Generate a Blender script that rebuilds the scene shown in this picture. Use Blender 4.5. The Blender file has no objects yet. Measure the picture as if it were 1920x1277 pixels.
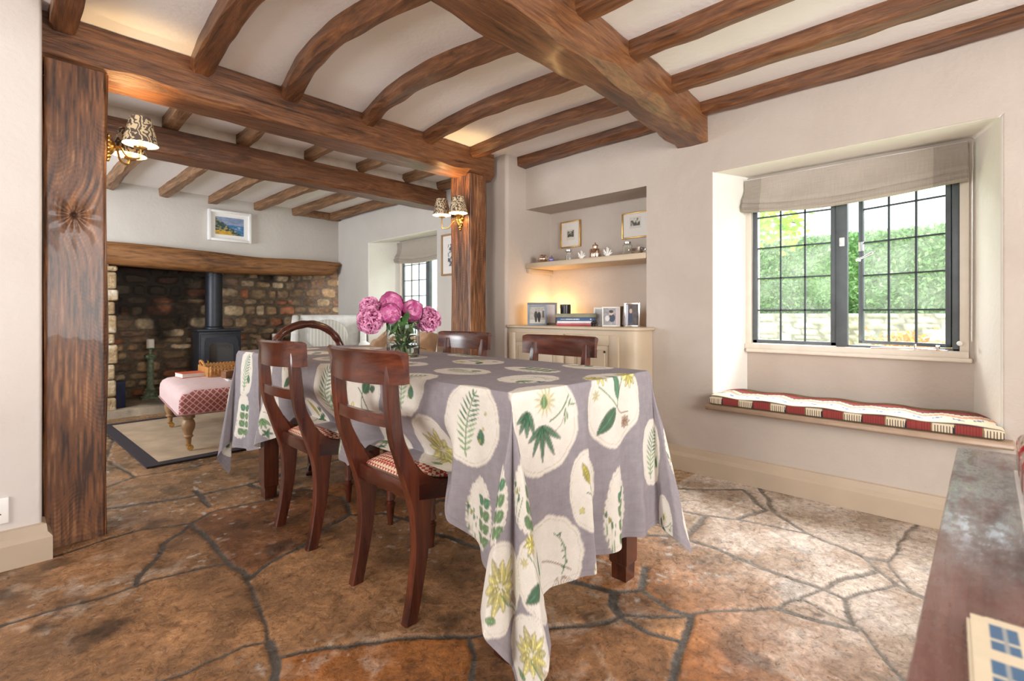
import bpy, bmesh, math, random
import numpy as np
from mathutils import Vector, Matrix
random.seed(7)
PI = math.pi
SC = bpy.context.scene
COL = SC.collection
# ------------------------------------------------------------------ camera
cd = bpy.data.cameras.new('camera'); cam = bpy.data.objects.new('camera', cd); COL.objects.link(cam)
cd.sensor_width = 36; cd.lens = 924.34 / 1920 * 36; cd.shift_y = -50.5 / 1920
cd.clip_start = 0.05; cd.clip_end = 200
cam.location = (0, 0, 0.99); cam.rotation_euler = (PI / 2, 0, math.radians(43.916 - 90))
cd.dof.use_dof = True; cd.dof.focus_distance = 2.4; cd.dof.aperture_fstop = 7.0
SC.camera = cam
# ------------------------------------------------------------------ view and sky
SC.view_settings.view_transform = 'Standard'; SC.view_settings.look = 'None'
SC.view_settings.gamma = 1; SC.view_settings.use_curve_mapping = False
SC.view_settings.exposure = 0.30
w = bpy.data.worlds.new('sky'); SC.world = w; w.use_nodes = True
bg = w.node_tree.nodes['Background']; bg.inputs[0].default_value = (0.86, 0.93, 1.0, 1); bg.inputs[1].default_value = 2.3
SC.cycles.use_denoising = True
SC.cycles.max_bounces = 10; SC.cycles.diffuse_bounces = 6; SC.cycles.transparent_max_bounces = 16
SC.cycles.sample_clamp_indirect = 6
# ------------------------------------------------------------------ daylight, plus added fill from unseen openings
def area(name, loc, target, sx, sy, power, col=(1, 1, 1)):
    l = bpy.data.lights.new(name, 'AREA'); l.shape = 'RECTANGLE'; l.size = sx; l.size_y = sy
    l.energy = power; l.color = col
    o = bpy.data.objects.new(name, l); COL.objects.link(o); o.location = loc
    o.rotation_euler = (Vector(target) - Vector(loc)).to_track_quat('-Z', 'Y').to_euler()
    return o
area('daylight_window_seat', (4.6, 0.50, 3.0), (2.1, 0.35, 0.1), 2.2, 1.4, 470, (1.0, 0.985, 0.96))
area('daylight_far_window', (4.6, 4.75, 3.0), (2.6, 4.6, 0.3), 2.0, 1.4, 230, (1.0, 0.99, 0.97))
area('fill_rear_opening', (0.9, -2.75, 1.30), (1.2, 2.0, 2.0), 2.4, 1.5, 165, (1.0, 0.97, 0.94))  # added fill behind the camera; the rear window is assumed, out of view
area('fill_side_opening', (-2.55, 0.9, 1.15), (1.5, 1.4, 1.9), 1.9, 1.5, 95, (1.0, 0.97, 0.94))  # added fill from the left, through an assumed unseen opening
area('fill_far_side_opening', (-1.75, 4.6, 1.4), (1.5, 4.8, 1.2), 1.7, 1.4, 110, (0.93, 0.97, 1.0))  # fill added for the fireplace room, from an assumed opening out of sight
def point(name, loc, power, col, r=0.02):
    l = bpy.data.lights.new(name, 'POINT'); l.energy = power; l.color = col; l.shadow_soft_size = r
    o = bpy.data.objects.new(name, l); COL.objects.link(o); o.location = loc; return o
WARM = (1.0, 0.66, 0.31)

# ------------------------------------------------------------------ materials
MATS = {}
def newmat(name):
    m = bpy.data.materials.new(name); m.use_nodes = True; MATS[name] = m
    nt = m.node_tree; b = nt.nodes['Principled BSDF']
    return m, nt, b
def N(nt, t, **kw):
    n = nt.nodes.new(t)
    for k, v in kw.items(): setattr(n, k, v)
    return n
def ramp(nt, fac, stops):
    r = N(nt, 'ShaderNodeValToRGB')
    while len(r.color_ramp.elements) < len(stops): r.color_ramp.elements.new(0.5)
    for e, (p, c) in zip(r.color_ramp.elements, stops):
        e.position = p; e.color = (c[0], c[1], c[2], 1)
    nt.links.new(fac, r.inputs[0]); return r.outputs[0]
def coords(nt, scale=(1, 1, 1), kind='Object'):
    t = N(nt, 'ShaderNodeTexCoord'); mp = N(nt, 'ShaderNodeMapping'); mp.inputs['Scale'].default_value = scale
    nt.links.new(t.outputs[kind], mp.inputs[0]); return mp.outputs[0]
def noise(nt, vec, scale, detail=4, rough=0.55, dist=0.0):
    n = N(nt, 'ShaderNodeTexNoise'); n.inputs['Scale'].default_value = scale; n.inputs['Detail'].default_value = detail
    n.inputs['Roughness'].default_value = rough; n.inputs['Distortion'].default_value = dist
    nt.links.new(vec, n.inputs['Vector']); return n.outputs['Fac']
def bump(nt, b, h, strength=0.3, dist=0.01):
    n = N(nt, 'ShaderNodeBump'); n.inputs['Strength'].default_value = strength; n.inputs['Distance'].default_value = dist
    nt.links.new(h, n.inputs['Height']); nt.links.new(n.outputs[0], b.inputs['Normal'])
def plain(name, col, rough=0.5, metal=0.0, bscale=0, bstr=0.2, vary=0.12, vscale=14, coat=0.0, emit=None, spec=0.5):
    m, nt, b = newmat(name)
    v = coords(nt); f = noise(nt, v, vscale, 3)
    lo = [max(0, c * (1 - vary)) for c in col]; hi = [min(1, c * (1 + vary)) for c in col]
    nt.links.new(ramp(nt, f, [(0.3, lo), (0.7, hi)]), b.inputs['Base Color'])
    b.inputs['Roughness'].default_value = rough; b.inputs['Metallic'].default_value = metal
    b.inputs['Coat Weight'].default_value = coat; b.inputs['Specular IOR Level'].default_value = spec
    if bscale: bump(nt, b, noise(nt, v, bscale, 4), bstr, 0.004)
    if emit: b.inputs['Emission Color'].default_value = (*emit[0], 1); b.inputs['Emission Strength'].default_value = emit[1]
    return m
def plaster(name, c1, c2):
    m, nt, b = newmat(name); v = coords(nt)
    nt.links.new(ramp(nt, noise(nt, v, 1.4, 5, 0.6, 0.6), [(0.3, c1), (0.72, c2)]), b.inputs['Base Color'])
    b.inputs['Roughness'].default_value = 0.85; b.inputs['Specular IOR Level'].default_value = 0.25
    a = N(nt, 'ShaderNodeMath', operation='MULTIPLY_ADD'); a.inputs[1].default_value = 3.0
    nt.links.new(noise(nt, v, 2.6, 3), a.inputs[0]); nt.links.new(noise(nt, v, 38, 4), a.inputs[2])
    bump(nt, b, a.outputs[0], 0.28, 0.008); return m
def wood(name, dark, mid, light, axis='X', rough=0.5, grain=26, coat=0.0, bstr=0.5, knots=True, kscale=1.6, spec=0.5, sat=0.5):
    m, nt, b = newmat(name)
    k = {'X': (0.045, 1, 1), 'Y': (1, 0.045, 1), 'Z': (1, 1, 0.045)}[axis]
    k2 = tuple(max(x, 0.16) for x in k)
    g = noise(nt, coords(nt, k), grain * 3.2, 6, 0.7, 0.6)          # fine fibres
    g2 = noise(nt, coords(nt, k2), grain * 0.8, 6, 0.65, 1.8)       # figure
    big = noise(nt, coords(nt, k2), kscale * 2.2, 3, 0.6, 0.8)
    def mad(a, f, c):
        q = N(nt, 'ShaderNodeMath', operation='MULTIPLY_ADD'); q.inputs[1].default_value = f; nt.links.new(a, q.inputs[0])
        if isinstance(c, float): q.inputs[2].default_value = c
        else: nt.links.new(c, q.inputs[2])
        return q.outputs[0]
    mx = mad(g, 0.42, mad(g2, 0.42, mad(big, 0.30, -0.07)))
    c = ramp(nt, mx, [(0.37, dark), (0.50, mid), (0.68, light)])
    crack = ramp(nt, noise(nt, coords(nt, k), grain * 1.1, 3, 0.5, 0.4), [(0.29, (0.25, 0.2, 0.18)), (0.34, (1, 1, 1))])
    mu = N(nt, 'ShaderNodeMix', data_type='RGBA', blend_type='MULTIPLY'); mu.inputs[0].default_value = 0.8 if knots else 0.0
    nt.links.new(c, mu.inputs[6]); nt.links.new(crack, mu.inputs[7]); nt.links.new(mu.outputs[2], b.inputs['Base Color'])
    b.inputs['Roughness'].default_value = rough; b.inputs['Coat Weight'].default_value = coat
    b.inputs['Coat Roughness'].default_value = 0.15; b.inputs['Specular IOR Level'].default_value = spec
    bump(nt, b, mad(g, 0.6, g2), bstr, 0.006)
    return m
def colmat(name, rough=0.6, bscale=60, bstr=0.2, vary=0.15, coat=0, stretch=(1, 1, 1), trans=0, rlo=None):
    m, nt, b = newmat(name)
    a = N(nt, 'ShaderNodeVertexColor'); a.layer_name = 'Col'
    v = coords(nt, stretch); f = noise(nt, v, bscale, 5, 0.65)
    mx = N(nt, 'ShaderNodeMix', data_type='RGBA', blend_type='MULTIPLY'); mx.inputs[0].default_value = 1
    nt.links.new(a.outputs[0], mx.inputs[6])
    nt.links.new(ramp(nt, f, [(0.25, (1 - vary,) * 3), (0.75, (1 + vary,) * 3)]), mx.inputs[7])
    nt.links.new(mx.outputs[2], b.inputs['Base Color'])
    b.inputs['Roughness'].default_value = rough; b.inputs['Coat Weight'].default_value = coat
    if rlo is not None:
        mr = N(nt, 'ShaderNodeMapRange'); mr.inputs[1].default_value = 0.3; mr.inputs[2].default_value = 0.7
        mr.inputs[3].default_value = rlo; mr.inputs[4].default_value = rough
        nt.links.new(noise(nt, v, 5, 5), mr.inputs[0]); nt.links.new(mr.outputs[0], b.inputs['Roughness'])
    if bstr: bump(nt, b, f, bstr, 0.004)
    if trans:
        t = N(nt, 'ShaderNodeBsdfTranslucent'); nt.links.new(mx.outputs[2], t.inputs[0])
        ms = N(nt, 'ShaderNodeMixShader'); ms.inputs[0].default_value = trans
        nt.links.new(b.outputs[0], ms.inputs[1]); nt.links.new(t.outputs[0], ms.inputs[2])
        nt.links.new(ms.outputs[0], nt.nodes['Material Output'].inputs[0])
    return m
def glass(name, tint=(1, 1, 1), rough=0.0, ior=1.45):
    m, nt, b = newmat(name)
    b.inputs['Base Color'].default_value = (*tint, 1); b.inputs['Roughness'].default_value = rough
    b.inputs['Transmission Weight'].default_value = 1; b.inputs['IOR'].default_value = ior
    return m
def thin_glass(name, haze=0.06):
    m, nt, b = newmat(name)
    t = N(nt, 'ShaderNodeBsdfTransparent'); g = N(nt, 'ShaderNodeBsdfGlossy'); g.inputs['Roughness'].default_value = 0.02
    lw = N(nt, 'ShaderNodeLayerWeight'); fr = N(nt, 'ShaderNodeMath', operation='POWER'); nt.links.new(lw.outputs['Facing'], fr.inputs[0]); fr.inputs[1].default_value = 4.0
    ms = N(nt, 'ShaderNodeMixShader'); nt.links.new(fr.outputs[0], ms.inputs[0])
    d = N(nt, 'ShaderNodeBsdfTranslucent'); d.inputs[0].default_value = (1, 1, 1, 1)
    m0 = N(nt, 'ShaderNodeMixShader')
    mr = N(nt, 'ShaderNodeMapRange'); mr.inputs[1].default_value = 0.35; mr.inputs[2].default_value = 0.75
    mr.inputs[3].default_value = haze * 0.5; mr.inputs[4].default_value = haze * 2
    nt.links.new(noise(nt, coords(nt), 5, 4), mr.inputs[0]); nt.links.new(mr.outputs[0], m0.inputs[0])
    nt.links.new(t.outputs[0], m0.inputs[1]); nt.links.new(d.outputs[0], m0.inputs[2])
    nt.links.new(m0.outputs[0], ms.inputs[1]); nt.links.new(g.outputs[0], ms.inputs[2])
    nt.links.new(ms.outputs[0], nt.nodes['Material Output'].inputs[0]); return m
def check(name, c1, c2, scale, c3=None):
    m, nt, b = newmat(name)
    v = coords(nt, (1, 1, 1))
    ch = N(nt, 'ShaderNodeTexChecker'); ch.inputs['Scale'].default_value = scale
    mp = N(nt, 'ShaderNodeMapping'); mp.inputs['Rotation'].default_value = (0, 0, PI / 4); mp.inputs['Location'].default_value = (0.003, 0.003, 0.0021)
    nt.links.new(v, mp.inputs[0]); nt.links.new(mp.outputs[0], ch.inputs[0])
    ch.inputs[1].default_value = (*c1, 1); ch.inputs[2].default_value = (*c2, 1)
    nt.links.new(ch.outputs[0], b.inputs['Base Color']); b.inputs['Roughness'].default_value = 0.85
    bump(nt, b, ch.outputs[1], 0.4, 0.002); return m

OAKD, OAKM, OAKL = (0.036, 0.013, 0.005), (0.155, 0.058, 0.020), (0.33, 0.150, 0.060)
M_oak = {a: wood('oak_' + a, OAKD, OAKM, OAKL, a, 0.42, 22, 0.12, 0.7) for a in 'XYZ'}
M_oak_rough = wood('oak_weathered', (0.07, 0.035, 0.016), (0.23, 0.115, 0.05), (0.42, 0.26, 0.14), 'Y', 0.55, 20, 0, 0.8)
M_mantel = wood('mantel_oak', (0.05, 0.02, 0.008), (0.24, 0.105, 0.034), (0.40, 0.20, 0.075), 'X', 0.55, 20, 0, 0.8)
M_wall = plaster('plaster_wall', (0.455, 0.39, 0.335), (0.53, 0.465, 0.41))
M_farwall = plaster('plaster_far', (0.54, 0.505, 0.46), (0.60, 0.57, 0.53))
M_ceil = plaster('plaster_ceiling', (0.83, 0.81, 0.785), (0.88, 0.86, 0.84))
M_reveal = plaster('plaster_reveal', (0.78, 0.76, 0.70), (0.84, 0.82, 0.76))
M_skirt = plain('painted_skirting', (0.47, 0.37, 0.27), 0.45, vary=0.05, vscale=6)
M_cab = plain('painted_cabinet', (0.50, 0.40, 0.28), 0.42, vary=0.05, vscale=6)
M_sill = plain('painted_sill', (0.70, 0.63, 0.54), 0.45, vary=0.04)
M_ledge = plain('painted_ledge', (0.34, 0.235, 0.16), 0.4, vary=0.08)
M_mah = {a: wood('mahogany_' + a, (0.018, 0.004, 0.003), (0.072, 0.015, 0.007), (0.17, 0.040, 0.015), a, 0.27, 9, 0.45, 0.04, False, kscale=3) for a in 'XYZ'}
M_mahtop = wood('mahogany_worn', (0.05, 0.016, 0.012), (0.14, 0.048, 0.036), (0.26, 0.14, 0.12), 'X', 0.34, 12, 0.8, 0.8, False, kscale=5)
_nt = M_mahtop.node_tree; _b = _nt.nodes['Principled BSDF']
_mr = N(_nt, 'ShaderNodeMapRange'); _mr.inputs[1].default_value = 0.35; _mr.inputs[2].default_value = 0.65; _mr.inputs[3].default_value = 0.12; _mr.inputs[4].default_value = 0.6
_nt.links.new(noise(_nt, coords(_nt, (0.5, 1, 1)), 22, 7, 0.75), _mr.inputs[0])
for _k in ('Roughness', 'Coat Roughness'): _nt.links.new(_mr.outputs[0], _b.inputs[_k])
M_white = plain('white_paint', (0.82, 0.82, 0.81), 0.4, vary=0.02)
M_plastic = plain('white_plastic', (0.85, 0.82, 0.79), 0.3, vary=0.01)
M_dark = plain('dark_slot', (0.012, 0.012, 0.012), 0.5)
M_iron = plain('grey_iron', (0.10, 0.115, 0.125), 0.5, 0.3, vary=0.1)
M_lead = plain('lead_bar', (0.055, 0.065, 0.075), 0.5, 0.3)
M_stove = plain('stove_black', (0.032, 0.036, 0.045), 0.42, 0.3, 220, 0.15)
M_brass = plain('aged_brass', (0.62, 0.40, 0.13), 0.28, 1.0, 30, 0.1, 0.2)
M_gilt = plain('gilt', (0.60, 0.37, 0.12), 0.38, 0.85, 50, 0.25, 0.25)
M_chrome = plain('silver', (0.74, 0.72, 0.70), 0.24, 1.0, vary=0.05)
M_copper = plain('rose_silver', (0.78, 0.60, 0.48), 0.16, 1.0, vary=0.08)
M_linen = None
M_glass = glass('clear_glass', (0.97, 1.0, 0.985))
M_water = glass('water', (0.96, 1.0, 0.97), 0, 1.33)
M_pane = thin_glass('window_pane', 0.02)
M_pglass = thin_glass('picture_glass', 0.0)
M_candle = plain('candle_wax', (0.85, 0.80, 0.70), 0.5, vary=0.02)
M_verdi = plain('verdigris', (0.20, 0.26, 0.17), 0.7, 0.1, 60, 0.5, 0.5, 30)
M_col = colmat('painted_detail', 0.55, 80, 0.0, 0.05)
M_page = plain('paper', (0.75, 0.70, 0.62), 0.8, vary=0.08, vscale=200)

# ------------------------------------------------------------------ mesh helpers
class B:
    def __init__(s): s.bm = bmesh.new()
    def box(s, x0, x1, y0, y1, z0, z1, bev=0, seg=2, mat=None):
        r = bmesh.ops.create_cube(s.bm, size=1)
        vs = r['verts']
        bmesh.ops.scale(s.bm, vec=(abs(x1 - x0), abs(y1 - y0), abs(z1 - z0)), verts=vs)
        bmesh.ops.translate(s.bm, vec=((x0 + x1) / 2, (y0 + y1) / 2, (z0 + z1) / 2), verts=vs)
        if mat is not None: bmesh.ops.transform(s.bm, matrix=mat, verts=vs)
        if bev:
            es = list({e for v in vs for e in v.link_edges})
            bmesh.ops.bevel(s.bm, geom=es, offset=bev, segments=seg, affect='EDGES', profile=0.5)
        return s
    def lathe(s, prof, n=24, c=(0, 0, 0), axis='Z', cap=True):
        rings = []
        for r, h in prof:
            ring = []
            for i in range(n):
                a = 2 * PI * i / n
                p = (r * math.cos(a), r * math.sin(a), h)
                if axis == 'X': p = (p[2], p[0], p[1])
                if axis == 'Y': p = (p[0], p[2], p[1])
                ring.append(s.bm.verts.new((p[0] + c[0], p[1] + c[1], p[2] + c[2])))
            rings.append(ring)
        for a, b in zip(rings, rings[1:]):
            for i in range(n):
                j = (i + 1) % n; s.bm.faces.new((a[i], a[j], b[j], b[i]))
        if cap:
            for r in (rings[0], rings[-1]):
                try: s.bm.faces.new(r)
                except Exception: pass
        return s
    def tube(s, pts, rad, n=10, sub=6, flat=1.0, closed=False):
        P = [Vector(p) for p in pts]
        if not isinstance(rad, (list, tuple)): rad = [rad] * len(P)
        if sub > 1 and len(P) > 2:
            Q, R = [], []
            for i in range(len(P) - 1):
                p0, p1, p2, p3 = P[max(i - 1, 0)], P[i], P[i + 1], P[min(i + 2, len(P) - 1)]
                for k in range(sub):
                    t = k / sub
                    Q.append(0.5 * ((2 * p1) + (p2 - p0) * t + (2 * p0 - 5 * p1 + 4 * p2 - p3) * t * t + (3 * p1 - p0 - 3 * p2 + p3) * t ** 3))
                    R.append(rad[i] * (1 - t) + rad[i + 1] * t)
            Q.append(P[-1]); R.append(rad[-1]); P, rad = Q, R
        rings = []; up = None
        for i, p in enumerate(P):
            d = (P[min(i + 1, len(P) - 1)] - P[max(i - 1, 0)])
            if d.length < 1e-9: d = Vector((0, 0, 1))
            d.normalize()
            if up is None:
                up = Vector((0, 0, 1)) if abs(d.z) < 0.9 else Vector((1, 0, 0))
            sd = d.cross(up); sd.normalize(); up = sd.cross(d).normalized()
            rings.append([s.bm.verts.new(p + (sd * math.cos(2 * PI * k / n) * flat + up * math.sin(2 * PI * k / n)) * rad[i]) for k in range(n)])
        for a, b in zip(rings, rings[1:]):
            for k in range(n):
                j = (k + 1) % n; s.bm.faces.new((a[k], a[j], b[j], b[k]))
        s.bm.faces.new(rings[0]); s.bm.faces.new(rings[-1]); return s
    def prism(s, poly, axis, a0, a1):
        """poly 2-D outline extruded along axis"""
        def P(u, v, w):
            return {'X': (w, u, v), 'Y': (u, w, v), 'Z': (u, v, w)}[axis]
        A = [s.bm.verts.new(P(u, v, a0)) for u, v in poly]; C = [s.bm.verts.new(P(u, v, a1)) for u, v in poly]
        n = len(poly)
        for i in range(n):
            j = (i + 1) % n; s.bm.faces.new((A[i], A[j], C[j], C[i]))
        s.bm.faces.new(A); s.bm.faces.new(C); return s
    def loft(s, rings, cap=True, closed=True):
        R = [[s.bm.verts.new(p) for p in r] for r in rings]; n = len(R[0])
        for a, b in zip(R, R[1:]):
            for i in range(n if closed else n - 1):
                j = (i + 1) % n; s.bm.faces.new((a[i], a[j], b[j], b[i]))
        if cap: s.bm.faces.new(R[0]); s.bm.faces.new(R[-1])
        return s
    def sphere(s, c, r, sc=(1, 1, 1), u=16, v=10):
        k = bmesh.ops.create_uvsphere(s.bm, u_segments=u, v_segments=v, radius=r)
        bmesh.ops.scale(s.bm, vec=sc, verts=k['verts']); bmesh.ops.translate(s.bm, vec=c, verts=k['verts']); return s
    def move(s, m):
        bmesh.ops.transform(s.bm, matrix=m, verts=s.bm.verts[:]); return s
    def build(s, name, mat, parent=None, ang=40, sub=0, base=True, extra=(), label=None):
        bmesh.ops.recalc_face_normals(s.bm, faces=s.bm.faces[:])
        me = bpy.data.meshes.new(name)
        loc = Vector((0, 0, 0))
        if parent is None and base and s.bm.verts:
            xs = [v.co for v in s.bm.verts]
            loc = Vector(((min(v.x for v in xs) + max(v.x for v in xs)) / 2, (min(v.y for v in xs) + max(v.y for v in xs)) / 2, min(v.z for v in xs)))
            bmesh.ops.translate(s.bm, vec=-loc, verts=s.bm.verts[:])
        s.bm.to_mesh(me); s.bm.free(); me.materials.append(mat)
        for e in extra: me.materials.append(e)
        for p in me.polygons: p.use_smooth = True
        if hasattr(me, 'set_sharp_from_angle'): me.set_sharp_from_angle(angle=math.radians(ang))
        o = bpy.data.objects.new(name, me); COL.objects.link(o); o.location = loc
        if parent: o.parent = parent
        if sub:
            md = o.modifiers.new('sub', 'SUBSURF'); md.levels = sub; md.render_levels = sub
        if label: o['label'] = label
        return o
def thing(name, label, cat, loc=(0, 0, 0), rz=0, group=None):
    o = bpy.data.objects.new(name, None); COL.objects.link(o); o.empty_display_size = 0.05
    o.location = loc; o.rotation_euler = (0, 0, rz); o['label'] = label; o['category'] = cat
    if group: o['group'] = group
    return o
def tag(o, label, cat, group=None):
    o['label'] = label; o['category'] = cat
    if group: o['group'] = group
    return o
def struct(o): o['kind'] = 'structure'; return o
def dup(root, loc, rz, label):
    r = root.copy(); COL.objects.link(r); r.location = loc; r.rotation_euler = (0, 0, rz); r['label'] = label
    for ch in root.children:
        c = ch.copy(); COL.objects.link(c); c.parent = r
        for g in ch.children:
            d = g.copy(); COL.objects.link(d); d.parent = c
    return r
# value noise in numpy
def vnoise(x, y, seed=0):
    rs = np.random.RandomState(seed); T = rs.rand(256, 256)
    xi = np.floor(x).astype(int); yi = np.floor(y).astype(int); fx = x - xi; fy = y - yi
    fx = fx * fx * (3 - 2 * fx); fy = fy * fy * (3 - 2 * fy)
    g = lambda a, b: T[a % 256, b % 256]
    return (g(xi, yi) * (1 - fx) + g(xi + 1, yi) * fx) * (1 - fy) + (g(xi, yi + 1) * (1 - fx) + g(xi + 1, yi + 1) * fx) * fy
def fbm(x, y, seed=0, o=4):
    r = 0; a = 0.5; t = 0
    for i in range(o): r = r + a * vnoise(x * 2 ** i, y * 2 ** i, seed + i); t += a; a *= 0.5
    return r / t
def smooth(a, lo, hi):
    t = np.clip((a - lo) / (hi - lo), 0, 1); return t * t * (3 - 2 * t)
def grid_obj(name, P, C, mat, parent=None, mask=None, base=True, label=None):
    """P (n,m,3) positions, C (n,m,3) colours"""
    n, m = P.shape[:2]
    idx = np.arange(n * m).reshape(n, m)
    q = np.stack([idx[:-1, :-1], idx[1:, :-1], idx[1:, 1:], idx[:-1, 1:]], -1)
    if mask is not None: q = q[mask]
    q = q.reshape(-1, 4)
    me = bpy.data.meshes.new(name)
    co = P.reshape(-1, 3).astype(np.float64).copy(); loc = np.zeros(3)
    if parent is None and base:
        loc = np.array([(co[:, 0].min() + co[:, 0].max()) / 2, (co[:, 1].min() + co[:, 1].max()) / 2, co[:, 2].min()]); co -= loc
    me.vertices.add(len(co)); me.vertices.foreach_set('co', co.ravel())
    me.loops.add(len(q) * 4); me.loops.foreach_set('vertex_index', q.ravel().astype(np.int32))
    me.polygons.add(len(q)); me.polygons.foreach_set('loop_start', np.arange(0, len(q) * 4, 4, dtype=np.int32))
    me.polygons.foreach_set('use_smooth', np.ones(len(q), dtype=bool))
    me.update(calc_edges=True); me.validate()
    if C is not None:
        ca = me.color_attributes.new('Col', 'FLOAT_COLOR', 'POINT')
        c4 = np.ones((n * m, 4), dtype=np.float32); c4[:, :3] = np.clip(C.reshape(-1, 3), 0, 1)
        ca.data.foreach_set('color', c4.ravel())
    me.materials.append(mat)
    o = bpy.data.objects.new(name, me); COL.objects.link(o); o.location = loc
    if parent: o.parent = parent
    if label: o['label'] = label
    return o

# ================================================================== SETTING
WX = 3.013; CZ = 2.26
# ---------------- floor: irregular flagstones
JO = [[(-0.0,2.25),(0.15,2.25),(0.25,2.23),(0.34,2.23),(0.39,2.24),(0.5,2.21),(0.63,2.17)],[(0.34,2.23),(0.37,2.31),(0.43,2.42),(0.49,2.54),(0.62,2.69)],[(0.15,2.74),(0.32,2.8),(0.46,2.79),(0.63,2.71),(0.74,2.79),(0.98,2.77),(1.18,2.81)],[(0.63,2.69),(0.63,2.47),(0.64,2.2),(0.65,1.99)],[(0.64,1.98),(0.72,2.04),(0.88,2.1),(0.97,2.15),(1.07,2.21),(1.21,2.26),(1.31,2.14),(1.35,2.01),(1.36,1.81),(1.4,1.59)],[(0.64,1.98),(0.61,1.83),(0.58,1.65),(0.57,1.55)],[(0.57,1.55),(0.51,1.59),(0.41,1.6),(0.3,1.6)],[(0.57,1.55),(0.55,1.46),(0.51,1.38)],[(0.56,1.48),(0.64,1.43),(0.7,1.38),(0.76,1.36),(0.99,1.16),(1.16,1.03),(1.3,0.92),(1.34,0.89),(1.42,0.85),(1.47,0.79),(1.58,0.71)],[(0.99,1.16),(0.96,1.08),(0.88,1.0)],[(1.43,1.26),(1.47,1.1),(1.5,0.96),(1.44,0.91),(1.41,0.86)],[(1.5,0.96),(1.59,0.89),(1.56,0.77),(1.58,0.71)],[(1.75,0.97),(1.59,0.89)],[(1.4,0.84),(1.39,0.75),(1.42,0.67)],[(1.58,0.71),(1.42,0.66),(1.26,0.61)],[(1.59,0.71),(1.71,0.61),(1.82,0.51),(1.97,0.47),(2.07,0.43)],[(2.0,1.12),(2.09,0.97),(2.09,0.83),(2.07,0.62),(2.07,0.43)],[(2.1,0.97),(2.4,0.99)],[(2.37,1.21),(2.4,0.99),(2.46,0.87),(2.53,0.59),(2.44,0.36),(2.27,0.25),(2.23,0.16)],[(2.46,0.87),(2.69,0.8),(2.9,1.0),(2.62,1.31)],[(3.08,0.97),(2.67,0.75),(2.53,0.59)],[(2.97,0.24),(2.48,0.29),(2.26,0.21)],[(2.44,0.36),(2.49,0.29)],[(2.07,0.43),(2.33,0.32)],[(2.07,0.43),(2.04,0.35),(2.26,0.25)],[(1.82,0.51),(1.94,0.47),(1.88,0.3),(1.69,0.16)],[(1.81,0.51),(1.86,0.31)],[(2.04,0.35),(1.89,0.32)],[(0.75,3.2),(0.74,2.88)],[(0.35,3.23),(0.7,3.11),(1.0,3.08),(1.32,3.15)],[(0.4,3.62),(0.58,3.72),(0.92,3.69),(1.36,3.62)],[(1.0,3.08),(1.12,2.69)],[(1.21,2.26),(1.28,2.52),(1.18,2.81)],[(1.35,2.01),(1.6,2.09),(1.83,2.01)]]
JO += [[(1.4,1.59),(1.43,1.26),(1.7,1.35),(2.0,1.12)],[(1.83,2.01),(2.1,1.7),(2.37,1.21)],[(2.1,1.7),(2.6,1.9),(3.0,1.8)],[(1.18,2.81),(1.7,2.7),(1.83,2.01)],[(1.7,2.7),(2.3,2.6),(3.0,2.7)],[(2.1,1.7),(2.3,2.6)],
       [(1.32,3.15),(1.9,3.2),(2.4,3.1),(3.1,3.2)],[(1.36,3.62),(2.0,3.7),(3.1,3.6)],[(1.9,3.2),(2.0,3.7)],[(0.58,3.72),(0.5,4.3),(0.62,5.0),(0.5,5.9)],[(-1.2,4.35),(0.5,4.3)],[(-1.2,5.2),(0.62,5.0)],[(0.62,5.75),(1.6,5.7),(3.1,5.8)],[(0.4,3.62),(-0.4,3.5),(-1.2,3.6)],[(0.35,3.23),(-1.2,3.1)],
       [(0.3,1.6),(-0.4,1.55),(-1.9,1.7)],[(0.0,2.25),(-0.9,2.2),(-1.9,2.3)],[(0.51,1.38),(0.3,0.9),(0.88,1.0)],[(0.3,0.9),(-0.5,0.8),(-1.9,0.9)],[(1.26,0.61),(0.7,0.3),(0.3,0.9)],[(1.69,0.16),(1.2,-0.2),(0.7,0.3)],[(1.2,-0.2),(1.2,-1.7)],[(-0.5,0.8),(-0.4,-0.4),(1.2,-0.4)],[(-0.4,-0.4),(-1.9,-0.5)],[(2.23,0.16),(2.3,-0.5),(3.0,-0.6)],[(2.3,-0.5),(1.2,-0.6)],[(2.3,-0.5),(2.2,-1.7)]]
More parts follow.
